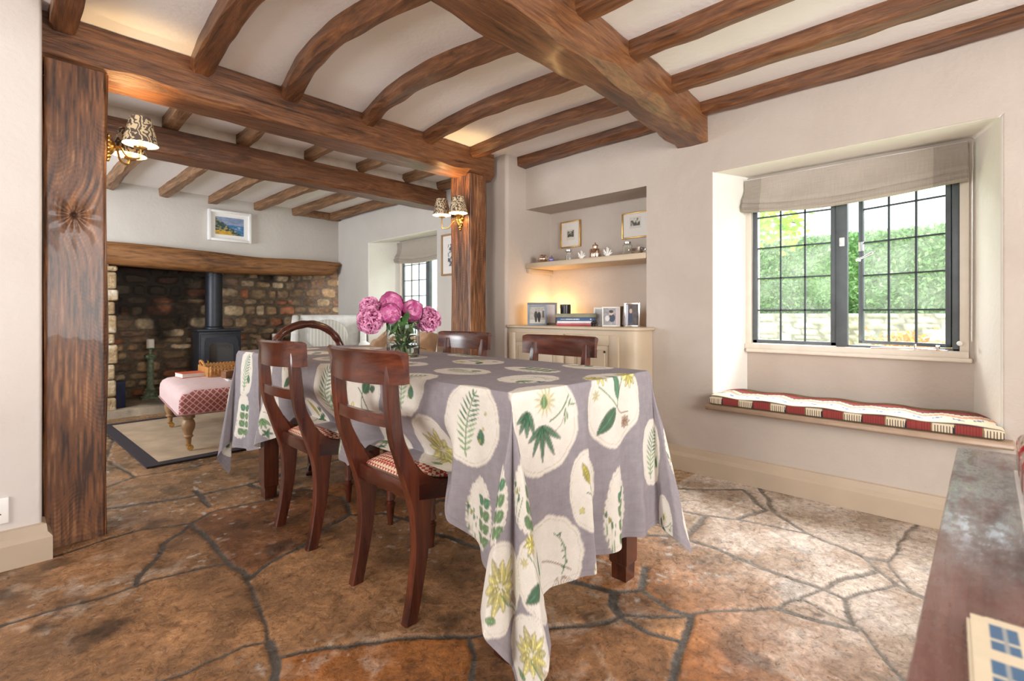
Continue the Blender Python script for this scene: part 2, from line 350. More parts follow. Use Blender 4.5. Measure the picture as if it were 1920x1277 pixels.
def make_floor():
    st = 0.0125
    xs = np.concatenate([np.arange(-1.95, -0.1, 0.02), np.arange(-0.1, 3.06, 0.0062), [3.08, 3.2, 3.4]])
    ys = np.concatenate([np.arange(-2.25, 0.0, 0.02), np.arange(0.0, 3.3, 0.0062), np.arange(3.3, 7.06, 0.0125)])
    X, Y = np.meshgrid(xs, ys, indexing='ij')
    wx = X + 0.022 * (fbm(X * 7, Y * 7, 3) - 0.5) * 2; wy = Y + 0.022 * (fbm(X * 7, Y * 7, 13) - 0.5) * 2
    D = np.full(X.shape, 9.0)
    rs = random.Random(3)
    for L in JO:
        wj = rs.uniform(-0.004, 0.006)
        for (ax, ay), (bx, by) in zip(L, L[1:]):
            x0, x1 = min(ax, bx) - .3, max(ax, bx) + .3; y0, y1 = min(ay, by) - .3, max(ay, by) + .3
            i0, i1 = np.searchsorted(xs, [x0, x1]); j0, j1 = np.searchsorted(ys, [y0, y1])
            px = wx[i0:i1, j0:j1] - ax; py = wy[i0:i1, j0:j1] - ay
            dx, dy = bx - ax, by - ay; l2 = dx * dx + dy * dy + 1e-9
            t = np.clip((px * dx + py * dy) / l2, 0, 1)
            d = np.hypot(px - t * dx, py - t * dy) - wj
            D[i0:i1, j0:j1] = np.minimum(D[i0:i1, j0:j1], d)
    JW = 0.0105
    solid = D > JW
    # stone ids by label spreading
    lab = np.zeros(X.shape, int); cur = 0
    from collections import deque
    n, m = X.shape; seen = ~solid.copy()
    flat = np.argwhere(solid)
    for (i, j) in flat[::97]:
        if seen[i, j]: continue
        cur += 1; dq = deque([(i, j)]); seen[i, j] = True
        while dq:
            a, b = dq.popleft(); lab[a, b] = cur
            for c, d in ((a + 1, b), (a - 1, b), (a, b + 1), (a, b - 1)):
                if 0 <= c < n and 0 <= d < m and not seen[c, d]:
                    seen[c, d] = True; dq.append((c, d))
    r = np.random.RandomState(12)
    pal = np.array([(0.30, 0.115, 0.035), (0.36, 0.135, 0.036), (0.27, 0.125, 0.05), (0.30, 0.155, 0.07), (0.24, 0.10, 0.038), (0.36, 0.18, 0.075)])
    sc = pal[r.randint(0, len(pal), cur + 1)] * r.uniform(0.88, 1.12, (cur + 1, 1))
    C = sc[lab]
    f1 = fbm(X * 5, Y * 5, 21, 5); f2 = fbm(X * 22, Y * 22, 31, 4); f3 = fbm(X * 2.2, Y * 2.2, 41, 4)
    f4 = fbm(X * 70, Y * 70, 35, 3); C = C * (0.30 + 1.4 * f1)[..., None] * (0.45 + 0.65 * f2 + 0.45 * f4)[..., None]
    # pale worn film and pitting, dark stains
    pale = smooth(fbm(X * 3.1 + 9, Y * 3.1, 51, 5), 0.56, 0.72) * smooth(f2, 0.45, 0.7)
    east = smooth(X - 0.35 * Y, 1.05, 1.9) * (Y < 2.6)        # window light painted into the flags and joints by the window seat
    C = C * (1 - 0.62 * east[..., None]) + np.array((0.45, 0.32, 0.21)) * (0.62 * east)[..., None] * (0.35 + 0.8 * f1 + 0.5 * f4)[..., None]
    C = C * (1 - 0.45 * pale[..., None]) + np.array((0.52, 0.44, 0.36)) * 0.45 * pale[..., None]
    sp = smooth(fbm(X * 30, Y * 30, 61, 2), 0.74, 0.82) * smooth(f3, 0.4, 0.6)
    C = C * (1 - 0.75 * sp[..., None]) + np.array((0.62, 0.56, 0.5)) * 0.75 * sp[..., None]
    dk = smooth(fbm(X * 6, Y * 6, 71, 4), 0.62, 0.75)
    C = C * (1 - 0.55 * dk[..., None])
    pit = smooth(fbm(X * 38, Y * 38, 81, 2), 0.70, 0.78) * east
    C = C * (1 - 0.5 * pit[..., None])
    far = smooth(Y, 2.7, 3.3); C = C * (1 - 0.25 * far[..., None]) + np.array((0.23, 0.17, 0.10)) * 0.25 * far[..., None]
    k = smooth(D, JW * 0.55, JW * 1.25)
    glare = smooth(X - 0.9 * Y, 0.8, 1.7) * (Y < 1.3) * (0.4 + 0.6 * smooth(f1, 0.35, 0.6)); C = C * (1 - 0.6 * glare[..., None]) + np.array((0.62, 0.57, 0.52)) * (0.6 * glare)[..., None] * (0.5 + 0.5 * f1 + 0.5 * f4)[..., None]  # window glare painted into the stone as a paler grey
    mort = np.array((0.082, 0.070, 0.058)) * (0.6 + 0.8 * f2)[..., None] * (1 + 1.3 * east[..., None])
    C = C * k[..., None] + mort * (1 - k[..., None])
    H = -0.006 * (1 - smooth(D, JW * 0.4, JW * 1.8)) + 0.007 * (f3 - 0.5) + 0.004 * (f1 - 0.5) + 0.0016 * (f4 - .5) - 0.002 * pit
    H = H + r.uniform(-0.0015, 0.0015, cur + 1)[lab]
    H = np.minimum(H, 0.0022)
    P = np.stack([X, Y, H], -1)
    m = colmat('flagstone', 0.40, 110, 0.0, 0.22, rlo=0.13); nt = m.node_tree; bs = nt.nodes['Principled BSDF']; v = coords(nt)
    src = bs.inputs['Base Color'].links[0].from_socket
    a = noise(nt, v, 26, 8, 0.75, 1.2); d = noise(nt, v, 70, 4, 0.7, 0.4)
    for fac, stops in ((a, [(0.34, (0.42, 0.38, 0.34)), (0.50, (1, 1, 1)), (0.68, (1.35, 1.38, 1.42))]), (d, [(0.33, (0.35, 0.30, 0.28)), (0.42, (1, 1, 1))])):
        mu = N(nt, 'ShaderNodeMix', data_type='RGBA', blend_type='MULTIPLY'); mu.inputs[0].default_value = 0.85
        nt.links.new(src, mu.inputs[6]); nt.links.new(ramp(nt, fac, stops), mu.inputs[7]); src = mu.outputs[2]
    nt.links.new(src, bs.inputs['Base Color'])
    hh = N(nt, 'ShaderNodeMath', operation='MULTIPLY_ADD'); hh.inputs[1].default_value = 1.6; nt.links.new(noise(nt, v, 9, 5, 0.6, 0.8), hh.inputs[0]); nt.links.new(a, hh.inputs[2])
    bump(nt, bs, hh.outputs[0], 0.75, 0.010)
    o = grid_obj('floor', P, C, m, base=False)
    struct(o)
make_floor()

# ---------------- plaster walls
def shell(name, quads, mat, bev=0.018, seg=3, extra=()):
    """quads: list of (4 points, material index)"""
    bm = bmesh.new()
    for q in quads:
        pts, mi = (q[0], q[1]) if isinstance(q[1], int) else (q, 0)
        f = bm.faces.new([bm.verts.new(p) for p in pts]); f.material_index = mi
    bmesh.ops.remove_doubles(bm, verts=bm.verts[:], dist=0.0005)
    bmesh.ops.recalc_face_normals(bm, faces=bm.faces[:])
    me = bpy.data.meshes.new(name); bm.to_mesh(me); bm.free(); me.materials.append(mat)
    for e in extra: me.materials.append(e)
    for p in me.polygons: p.use_smooth = True
    me.set_sharp_from_angle(angle=math.radians(70))
    o = bpy.data.objects.new(name, me); COL.objects.link(o)
    if bev:
        md = o.modifiers.new('bev', 'BEVEL'); md.width = bev; md.segments = seg; md.limit_method = 'ANGLE'; md.angle_limit = math.radians(30); md.harden_normals = True
    return struct(o)
def wall_x(x, ys, zs, holes):
    q = []
    for i in range(len(ys) - 1):
        for j in range(len(zs) - 1):
            yc, zc = (ys[i] + ys[i + 1]) / 2, (zs[j] + zs[j + 1]) / 2
            if any(h[0] < yc < h[1] and h[2] < zc < h[3] for h in holes): continue
            q.append([(x, ys[i], zs[j]), (x, ys[i + 1], zs[j]), (x, ys[i + 1], zs[j + 1]), (x, ys[i], zs[j + 1])])
    return q
def reveal(x0, y0, y1, z0, z1, x1, a0, a1, b0, b1, mi=0, sill=True):
    F = [(x0, y0, z0), (x0, y1, z0), (x0, y1, z1), (x0, y0, z1)]; G = [(x1, a0, b0), (x1, a1, b0), (x1, a1, b1), (x1, a0, b1)]
    q = []
    for i in range(4):
        j = (i + 1) % 4
        if i == 0 and not sill: continue
        q.append(([F[i], F[j], G[j], G[i]], mi))
    return q
TZ = 2.30
# wall_right: window-seat recess and shelved alcove
NY0, NY1, NZ0, NZ1 = -0.045, 1.197, 0.43, 1.848
AY0, AY1, AZ1, AX = 1.647, 2.752, 1.848, 3.335
WP = 3.36    # plane of the window
q = wall_x(WX, [-2.2, NY0, NY1, AY0, AY1], [-0.05, NZ0, NZ1, TZ], [(NY0, NY1, NZ0, NZ1), (AY0, AY1, -0.1, AZ1)])
q += reveal(WX, NY0, NY1, NZ0, NZ1, WP, 0.045, 1.118, NZ0, 1.868, 1)
# wall behind the recess with the window hole
HY0, HY1, HZ0, HZ1 = 0.075, 1.105, 0.785, 1.80
for j in range(3):
    zz = [NZ0, HZ0, HZ1, 1.868]; yy = [0.045, HY0, HY1, 1.118]
    for i in range(3):
        if i == 1 and j == 1: continue
        q.append(([(WP, yy[i], zz[j]), (WP, yy[i + 1], zz[j]), (WP, yy[i + 1], zz[j + 1]), (WP, yy[i], zz[j + 1])], 0))
q += reveal(WP, HY0, HY1, HZ0, HZ1, WP + 0.2, HY0, HY1, HZ0, HZ1, 0)
q += reveal(WX, AY0, AY1, -0.05, AZ1, AX, AY0, AY1, -0.05, AZ1 + 0.01, 0, sill=False)
q.append([(AX, AY0, -0.05), (AX, AY1, -0.05), (AX, AY1, AZ1 + 0.01), (AX, AY0, AZ1 + 0.01)])
shell('wall_right', q, M_wall, extra=(M_reveal,))
# pier between the rooms
PX = 2.79; PY = 2.744
shell('wall_pier', [[(PX, PY, -0.05), (3.45, PY, -0.05), (3.45, PY, TZ), (PX, PY, TZ)],
                    [(PX, PY, -0.05), (PX, 3.02, -0.05), (PX, 3.02, TZ), (PX, PY, TZ)],
                    [(PX, 3.02, -0.05), (3.45, 3.02, -0.05), (3.45, 3.02, TZ), (PX, 3.02, TZ)]], M_wall, 0.03, 4)
# far room right wall with its window
FX = 3.04; FY0, FY1, FZ0, FZ1 = 3.98, 5.30, 0.55, 1.83
q = wall_x(FX, [3.02, FY0, FY1, 6.05], [-0.05, FZ0, FZ1, TZ], [(FY0, FY1, FZ0, FZ1)])
FP = 3.40; GY0, GY1, GZ0, GZ1 = 4.05, 5.16, 0.85, 1.86
q += reveal(FX, FY0, FY1, FZ0, FZ1, FP, 4.02, 5.19, 0.83, 1.87, 1)
for j in range(3):
    zz = [0.83, GZ0, GZ1, 1.87]; yy = [4.02, GY0, GY1, 5.19]
    for i in range(3):
        if i == 1 and j == 1: continue
        q.append(([(FP, yy[i], zz[j]), (FP, yy[i + 1], zz[j]), (FP, yy[i + 1], zz[j + 1]), (FP, yy[i], zz[j + 1])], 0))
q += reveal(FP, GY0, GY1, GZ0, GZ1, FP + 0.2, GY0, GY1, GZ0, GZ1, 0)
shell('wall_far_right', q, M_farwall, extra=(M_reveal,))
# stub wall left of the opening (slab)
def slab(name, x0, x1, y0, y1, z0, z1, mat, bev=0.012):
    b = B(); b.box(x0, x1, y0, y1, z0, z1, bev, 3); return struct(b.build(name, mat))
slab('wall_left_return', -1.95, 0.118, 2.745, 3.02, -0.05, TZ, plaster('plaster_return', (0.62, 0.56, 0.52), (0.68, 0.63, 0.59)))
# fireplace wall above the mantel beam, side pieces
FW = 6.05
slab('wall_chimney_breast', -1.25, 3.4, FW, FW + 0.30, 1.60, TZ, M_farwall, 0.004)
slab('wall_back_left', -1.25, 0.53, FW + 0.002, FW + 0.30, -0.05, 1.60, M_farwall, 0.004)
# unseen side and rear walls, openings added to let the fill light in
def wall_with_hole_x(name, x0, x1, ys, hole, mat):
    b = B(); y0, y1 = ys; hy0, hy1, hz0, hz1 = hole
    b.box(x0, x1, y0, hy0, -0.05, TZ); b.box(x0, x1, hy1, y1, -0.05, TZ)
    b.box(x0, x1, hy0, hy1, -0.05, hz0); b.box(x0, x1, hy0, hy1, hz1, TZ)
    return struct(b.build(name, mat))
wall_with_hole_x('wall_left', -2.15, -1.95, (-2.25, 2.745), (0.0, 1.8, 0.7, 2.0), M_wall)
wall_with_hole_x('wall_far_left', -1.45, -1.25, (3.02, 6.35), (3.9, 5.4, 0.8, 2.0), M_farwall)
b = B(); b.box(-2.15, -0.2, -2.45, -2.25, -0.05, TZ); b.box(2.0, 3.1, -2.45, -2.25, -0.05, TZ)
b.box(-0.2, 2.0, -2.45, -2.25, -0.05, 0.75); b.box(-0.2, 2.0, -2.45, -2.25, 2.1, TZ)
struct(b.build('wall_rear', M_wall))
b = B(); b.box(-2.15, 3.6, -2.45, 6.35, CZ, CZ + 0.12); struct(b.build('ceiling', M_ceil))
b = B(); b.box(-1.25, 3.04, 3.84, 4.02, 2.185, CZ + 0.01, 0.01); struct(b.build('trim_1', plain('trim_plaster', (0.70, 0.65, 0.57), 0.8)))
# baseboards
prof = [(0, 0.0), (0, 0.148), (0.012, 0.143), (0.016, 0.112), (0.026, 0.100), (0.030, 0.092), (0.030, 0.0)]
b = B(); b.prism([(WX - d, z) for d, z in prof], 'Y', -2.2, 1.640); struct(b.build('baseboard_right', M_skirt, ang=25))
b = B()
b.prism([(2.745 - d, z) for d, z in prof], 'X', -1.95, 0.119)
b.bm.free(); b = B()
R = []
for x, sgn in ((-1.95, 0), (0.118, 1)):
    R.append([(x + sgn * d, 2.745 - d, z) for d, z in prof])
R.append([(0.118 + d, 2.83, z) for d, z in prof])
b.loft(R, cap=True); struct(b.build('baseboard_left', M_skirt, ang=25))
b = B(); b.prism([(FX - d, z) for d, z in prof], 'Y', 3.02, 6.0); struct(b.build('baseboard_far', M_white, ang=25))

# ================================================================== TIMBERS
def hewn(name, path, w, h, axis, mat, seed=0, cham=0.012, wob=0.006, n=40, taper=None, parent=None):
    """beam of rectangular, slightly waney section along path (centre of top face); w across, h down"""
    rs = random.Random(seed); ph = [rs.uniform(0, 6) for _ in range(12)]
    P = [Vector(p) for p in path]; L = [0]
    for a, c in zip(P, P[1:]): L.append(L[-1] + (c - a).length)
    tot = L[-1]; n = max(n, int(tot / 0.05)); rings = []
    for i in range(n + 1):
        s = tot * i / n; k = max(j for j in range(len(L)) if L[j] <= s + 1e-9); k = min(k, len(P) - 2)
        t = (s - L[k]) / (L[k + 1] - L[k])
        p0, p1, p2, p3 = P[max(k - 1, 0)], P[k], P[k + 1], P[min(k + 2, len(P) - 1)]
        if len(P) > 2: c = 0.5 * ((2 * p1) + (p2 - p0) * t + (2 * p0 - 5 * p1 + 4 * p2 - p3) * t * t + (3 * p1 - p0 - 3 * p2 + p3) * t ** 3)
        else: c = p1.lerp(p2, t)
        tp = 1 if taper is None else taper(s / tot)
        hw = w / 2 * tp; hh = h * tp
        def nz(k): return wob * (math.sin(s * 5.3 + ph[k]) + 0.6 * math.sin(s * 13.1 + ph[k] * 2) + 0.35 * math.sin(s * 31 + ph[k] * 3)) / 2
        ch = cham * (1 + 0.8 * math.sin(s * 3.1 + ph[8]) + 0.3 * math.sin(s * 17 + ph[9]))
        ch = max(ch, 0.003)
        pts = [(-hw + nz(0), 0.0), (-hw + nz(1), -hh + ch + nz(2)), (-hw + ch + nz(1), -hh + nz(2)), (0, -hh + nz(3) * 0.7), (hw - ch + nz(4), -hh + nz(5)), (hw + nz(4), -hh + ch + nz(5)), (hw + nz(6), 0.0)]
        if axis == 'Y': r = [(c.x + a, c.y, c.z + z) for a, z in pts]
        elif axis == 'X': r = [(c.x, c.y + a, c.z + z) for a, z in pts]
        else: r = [(c.x + a, c.y + z, c.z) for a, z in pts]
        rings.append(r)
    b = B(); b.loft(rings); return b.build(name, mat, parent, ang=35)
o = hewn('oak_beam', [(0.119, 2.945, 2.258), (1.4, 2.945, 2.258), (2.74, 2.945, 2.258)], 0.22, 0.208, 'X', M_oak['X'], 1, 0.022, 0.007)
tag(o, 'thick oak beam over the opening between the two rooms, resting on two posts', 'beam')
o = hewn('oak_beam', [(-1.24, 3.92, 2.188), (3.035, 3.92, 2.188)], 0.2, 0.168, 'X', M_oak['X'], 2, 0.014, 0.006)
tag(o, 'long dark oak cross beam in the fireplace room, behind the wall lamps', 'beam')
o = hewn('oak_beam', [(-1.94, 1.20, 2.258), (0.9, 1.255, 2.258), (WX + 0.01, 1.335, 2.258)], 0.20, 0.215, 'X', M_oak['X'], 3, 0.030, 0.009)
tag(o, 'heavy oak ceiling beam running into the window wall above the dining table', 'beam')
# joists
jx = [0.185, 0.70, 1.14, 1.64, 2.10, 2.53, 2.96]; bul = [0, -.04, -.10, -.11, -.07, -.04, 0]
ordn = ['first', 'second', 'third', 'fourth', 'fifth', 'sixth', 'seventh']
for i, (x, bl) in enumerate(zip(jx, bul)):
    o = hewn('ceiling_joist', [(x, 2.85, 2.262), (x + bl * 0.8, 2.45, 2.262), (x + bl, 2.05, 2.262), (x + bl * 0.5, 1.65, 2.262), (x, 1.28, 2.262)], 0.095 if i else 0.085, 0.076, 'Y', M_oak['Y'], 20 + i, 0.016, 0.005)
    tag(o, '%s ceiling joist from the left between opening beam and heavy cross beam' % ordn[i], 'joist', 'ceiling joists over the dining table')
for i, x in enumerate([0.62, 1.12, 1.63, 2.07, 2.53, 2.955]):
    k = 0.0 if i < 5 else -0.02
    o = hewn('ceiling_joist', [(x, 1.24, 2.262), (x + 0.01, 0.5, 2.262), (x + k, -2.2, 2.262)], 0.095 if i < 5 else 0.085, 0.078 if i < 5 else 0.07, 'Y', M_oak['Y'], 40 + i, 0.014, 0.006)
    tag(o, '%s ceiling joist counted towards the window wall, camera side of the heavy cross beam' % ordn[i], 'joist', 'ceiling joists nearest the camera')
for i, x in enumerate([0.28, 0.76, 1.20, 1.68, 2.12, 2.58, 2.97]):
    o = hewn('ceiling_joist', [(x, 3.02, 2.262), (x + 0.01, 3.86, 2.262)], 0.09, 0.072, 'Y', M_oak_rough, 60 + i, 0.014, 0.007)
    tag(o, '%s short weathered joist from the left between the opening beam and the rear beam' % ordn[i], 'joist', 'short joists behind the opening')
for i, x in enumerate([0.24, 0.74, 1.18, 1.62, 2.08, 2.51, 2.95]):
    o = hewn('ceiling_joist', [(x, 3.98, 2.262), (x - 0.02, 6.06, 2.262)], 0.085, 0.085, 'Y', M_oak_rough, 80 + i, 0.012, 0.006)
    tag(o, '%s joist from the left running to the fireplace wall' % ordn[i], 'joist', 'joists above the fireplace room')
o = hewn('ceiling_joist', [(2.5, 6.0, 2.262), (3.03, 6.0, 2.262)], 0.06, 0.085, 'X', M_oak_rough, 99, 0.01, 0.003)
tag(o, 'short timber along the top of the fireplace wall in the right corner', 'joist')
# posts: front face relief built as a displaced grid with knot
def post(name, x0, x1, y0, y1, z1, seed, label, knot=None):
    rs = random.Random(seed); ph = [rs.uniform(0, 6) for _ in range(10)]
    nz_, na = 420, 200
    per = 2 * ((x1 - x0) + (y1 - y0)); P = np.zeros((nz_ + 1, na + 1, 3)); C = np.zeros((nz_ + 1, na + 1, 3))
    w_, d_ = x1 - x0, y1 - y0; ch = 0.014
    for j in range(na + 1):
        t = (j / na) * per
        if t < w_: p = (x0 + t, y0); nrm = (0, -1); q = t
        elif t < w_ + d_: p = (x1, y0 + t - w_); nrm = (1, 0); q = t - w_
        elif t < 2 * w_ + d_: p = (x1 - (t - w_ - d_), y1); nrm = (0, 1); q = t - w_ - d_
        else: p = (x0, y1 - (t - 2 * w_ - d_)); nrm = (-1, 0); q = t - 2 * w_ - d_
        for i in range(nz_ + 1):
            z = z1 * i / nz_
            side = w_ if nrm[0] == 0 else d_
            e = min(q, side - q); c = max(0, ch - e) * 0.6
            g = 0.0
            if knot and nrm == (0, -1):
                dx, dz = p[0] - knot[0], z - knot[1]; r = math.hypot(dx, dz * 0.8); an = math.atan2(dz, dx)
                g += 0.010 * math.exp(-(r / 0.05) ** 2) * (0.6 + 0.5 * math.sin(an * 9)) * min(1, r / 0.015) - 0.012 * math.exp(-(r / 0.008) ** 2)
            g += 0.004 * math.sin(z * 5 + ph[1] + q * 4) + 0.0004 * math.sin(z * 9 + q * 110 + ph[2])
            cx, cy = (x0 + x1) / 2, (y0 + y1) / 2
            P[i, j] = (p[0] + nrm[0] * g + (cx - p[0]) * c * 6, p[1] + nrm[1] * g + (cy - p[1]) * c * 6, z)
    Zg = P[..., 2]; U = np.linspace(0, per, na + 1)[None, :] + 0 * Zg
    if knot:
        dx = U - (knot[0] - x0); dz = Zg - knot[1]; r2 = np.hypot(dx, dz * 0.7)
        warp = 0.05 * np.exp(-(r2 / 0.09) ** 2)
        ring = np.sin(r2 * 520 + 5 * fbm(U * 20, Zg * 5, 5)) * np.exp(-(r2 / 0.10) ** 2)
    else: warp = 0; ring = 0
    g = fbm((U + warp * 1.2) * 150, Zg * 9, seed, 5); h = fbm(U * 10, Zg * 3, seed + 9, 4)
    ripple = np.sin((Zg + 0.03 * np.sin(U * 40)) * 330 + 9 * fbm(U * 12, Zg * 6, seed + 3)) * smooth(fbm(U * 5, Zg * 3, seed + 4), 0.4, 0.6)
    v = 0.66 * g + 0.34 * h + 0.045 * ripple + 0.05 * ring - 0.02
    lo, mi, hi = map(np.array, (OAKD, OAKM, OAKL))
    a = smooth(v, 0.30, 0.52)[..., None]; c2 = smooth(v, 0.52, 0.74)[..., None]
    C = (lo * (1 - a) + mi * a) * (1 - c2) + hi * c2
    if knot: C = C * (1 - 0.75 * np.exp(-(r2 / 0.014) ** 2))[..., None]
    C[:6] *= 0.7
    o = grid_obj(name, P, C, MATS.get('post_oak') or colmat('post_oak', 0.45, 70, 0.35, 0.22, 0.12, (1, 1, 0.15)))
    return tag(o, label, 'post')
post('oak_post', 0.122, 0.335, 2.835, 3.05, 2.062, 11, 'massive oak post with a large knot, left side of the opening', (0.222, 1.415))
post('oak_post', 2.475, 2.655, 2.83, 3.06, 2.062, 17, 'oak post at the right of the opening with a brass wall lamp on it')
# stone threshold under the left post
# ================================================================== FIREPLACE
def rubble(name, O, U, V, Nrm, W_, H_, st, seed, soot, pal, rowh=(0.07, 0.15), bw=(0.10, 0.32), dep=0.03, mort=(0.16, 0.12, 0.08), parent=None, base=True):
    O, U, V, Nrm = map(lambda a: np.array(a, float), (O, U, V, Nrm))
    us = np.arange(0, W_ + st / 2, st); vs = np.arange(0, H_ + st / 2, st)
    A, Bv = np.meshgrid(us, vs, indexing='ij')
    a = A + 0.045 * (fbm(A * 6, Bv * 6, seed) - .5); c = Bv + 0.055 * (fbm(A * 4, Bv * 5, seed + 1) - .5)
    rs = random.Random(seed); D = np.zeros(A.shape); ID = np.zeros(A.shape, int); z = -0.05; k = 0
    while z < H_ + 0.1:
        h = rs.uniform(*rowh); x = -rs.uniform(0, 0.2)
        while x < W_ + 0.1:
            b_ = rs.uniform(*bw); k += 1
            cx, cz = x + b_ / 2, z + h / 2; hx, hz = b_ / 2 * rs.uniform(0.82, 0.98), h / 2 * rs.uniform(0.72, 0.96)
            hx2 = np.abs(a - cx) / hx; hz2 = np.abs(c - cz) / hz
            d = 1 - (hx2 ** 4 + hz2 ** 4) ** 0.25
            mk = d > D; D[mk] = d[mk]; ID[mk] = k; x += b_
        z += h
    r = np.random.RandomState(seed); pal = np.array(pal)
    cols = pal[r.randint(0, len(pal), k + 1)] * r.uniform(0.65, 1.2, (k + 1, 1))
    f = fbm(A * 26, Bv * 30, seed + 5, 4); f2 = fbm(A * 60, Bv * 70, seed + 6, 3)
    m = smooth(D, 0.03, 0.16)[..., None]
    C = cols[ID] * (0.55 + 1.7 * f)[..., None] * m + np.array(mort) * (0.5 + f2)[..., None] * (1 - m)
    s = soot(A, Bv, fbm(A * 3.5, Bv * 3.5, seed + 8, 4)); C = C * (1 - s[..., None]) + np.array((0.018, 0.015, 0.013)) * s[..., None]
    Hh = dep * smooth(D, 0.0, 0.35) * (0.5 + r.rand(k + 1)[ID]) + 0.012 * (f - .5) + 0.004 * (f2 - .5)
    P = O + A[..., None] * U + Bv[..., None] * V + Hh[..., None] * Nrm
    return grid_obj(name, P, C, MATS.get('rubble') or colmat('rubble', 0.85, 120, 0.5, 0.25), parent=parent, base=base)
ns = lambda A, Z, f: np.zeros_like(A)
palb = [(0.52, 0.40, 0.26), (0.30, 0.19, 0.10), (0.36, 0.25, 0.14), (0.20, 0.13, 0.08), (0.42, 0.31, 0.19), (0.16, 0.10, 0.065), (0.30, 0.12, 0.06), (0.25, 0.17, 0.10)]
RB = 6.80
def soot_back(A, Z, f):
    s = smooth(f + 0.62 * np.exp(-((A - 0.42) / 0.42) ** 2) * smooth(Z, 0.35, 1.25) + 0.25 * smooth(Z, 1.05, 1.5) - 0.12 * smooth(A, 0.9, 1.4), 0.62, 0.9)
    s2 = 0.35 * smooth(f, 0.45, 0.7)
    return np.clip(np.maximum(0.88 * s, s2 * 0.6), 0, 0.9)
o = rubble('wall_fireplace_back', (0.72, RB, 0.03), (1, 0, 0), (0, 0, 1), (0, -1, 0), 2.06, 1.62, 0.009, 4, soot_back, palb, base=False); struct(o)
dx, dy = 3.075 - 2.745, 6.02 - RB; L_ = math.hypot(dx, dy); ux, uy = dx / L_, dy / L_
o = rubble('wall_fireplace_cheek', (2.745, RB, 0.0), (ux, uy, 0), (0, 0, 1), (uy, -ux, 0), L_, 1.65, 0.009, 9, lambda A, Z, f: 0.55 * smooth(f + 0.4 * smooth(-A, -0.45, 0), 0.6, 0.85),
           [(0.46, 0.30, 0.16), (0.36, 0.22, 0.12), (0.30, 0.17, 0.10), (0.50, 0.36, 0.21)], (0.09, 0.14), (0.16, 0.30), 0.018, (0.28, 0.20, 0.14), base=False); struct(o)
b = B(); b.box(0.52, 0.72, FW, RB + 0.1, 0, 1.62); struct(b.build('wall_fireplace_left', plain('jamb_core', (0.2, 0.14, 0.09), 0.9)))
# left jamb: separate pale quoins in one pier
def quoins():
    b = B(); rs = random.Random(2); z = 0.0
    me_c = []
    while z < 1.44:
        h = rs.uniform(0.10, 0.19); h = min(h, 1.45 - z); x1 = 0.775 + rs.uniform(-0.012, 0.012)
        b.box(0.44, x1 + rs.uniform(-.012, .012), FW - 0.035 + rs.uniform(-0.01, 0.01), FW + 0.30 + rs.uniform(-.03, .03), z + 0.006, z + h - 0.004, 0.018, 3)
        z += h
    m, nt, bs = newmat('quoin_stone'); v = coords(nt); v2 = coords(nt, (1, 1, 3))
    nt.links.new(ramp(nt, noise(nt, v2, 2.4, 5, 0.6), [(0.34, (0.26, 0.15, 0.07)), (0.5, (0.50, 0.37, 0.21)), (0.62, (0.70, 0.62, 0.50))]), bs.inputs['Base Color'])
    bs.inputs['Roughness'].default_value = 0.85; bump(nt, bs, noise(nt, v, 30, 6), 0.8, 0.02)
    struct(b.build('wall_fireplace_jamb', m, ang=60))
quoins()
b = B(); b.box(0.52, 3.05, FW + 0.29, RB + 0.12, 1.62, 1.70); struct(b.build('wall_flue_closure', M_dark))
b = B(); b.box(0.5, 2.85, RB + 0.03, RB + 0.1, -0.05, 1.7); struct(b.build('wall_fireplace_core', M_dark))
# hearth slab
def hearth():
    st = 0.012; xs = np.arange(0.40, 3.04, st); ys = np.arange(5.90, 6.82, st); X, Y = np.meshgrid(xs, ys, indexing='ij')
    f = fbm(X * 7, Y * 7, 3, 5); edge = smooth(Y - 5.90 - 0.04 * (fbm(X * 3, Y * 0, 7) - .2), 0.0, 0.035)
    Z = edge * (0.062 + 0.012 * f) - 0.01 * (1 - edge)
    C = np.array((0.30, 0.24, 0.17)) * (0.4 + 1.1 * f)[..., None]; C = C * (1 - 0.5 * smooth(fbm(X * 4, Y * 9, 8), 0.5, 0.65))[..., None]
    o = grid_obj('hearth_slab', np.stack([X, Y, Z], -1), C, MATS['rubble'])
    tag(o, 'low raised stone hearth in front of the stove', 'hearth')
hearth()
# mantel beam
def mantel():
    n = 60; rings = []
    for i in range(n + 1):
        t = i / n; x = 0.30 + (3.02 - 0.30) * t
        zt = 1.668 + 0.012 * math.sin(t * 9) - 0.028 * smooth(np.array(t), 0.45, 0.7) ; zt = float(zt)
        zb = 1.455 + 0.01 * math.sin(t * 7 + 1) + 0.03 * max(0, t - 0.86) * 6
        yf = 5.955 + 0.012 * math.sin(t * 12)
        if t > 0.97: zb += (t - 0.97) * 3.2
        rings.append([(x, 6.13, zt), (x, yf + 0.03, zt - 0.005), (x, yf, zt - 0.05), (x, yf - 0.008, (zt + zb) / 2), (x, yf + 0.004, zb + 0.04), (x, yf + 0.04, zb), (x, 6.25, zb + 0.002)])
    b = B(); b.loft(rings); o = b.build('mantel_beam', M_mantel, ang=50)
    tag(o, 'rough oak mantel beam spanning the stone fireplace', 'mantel beam')
mantel()
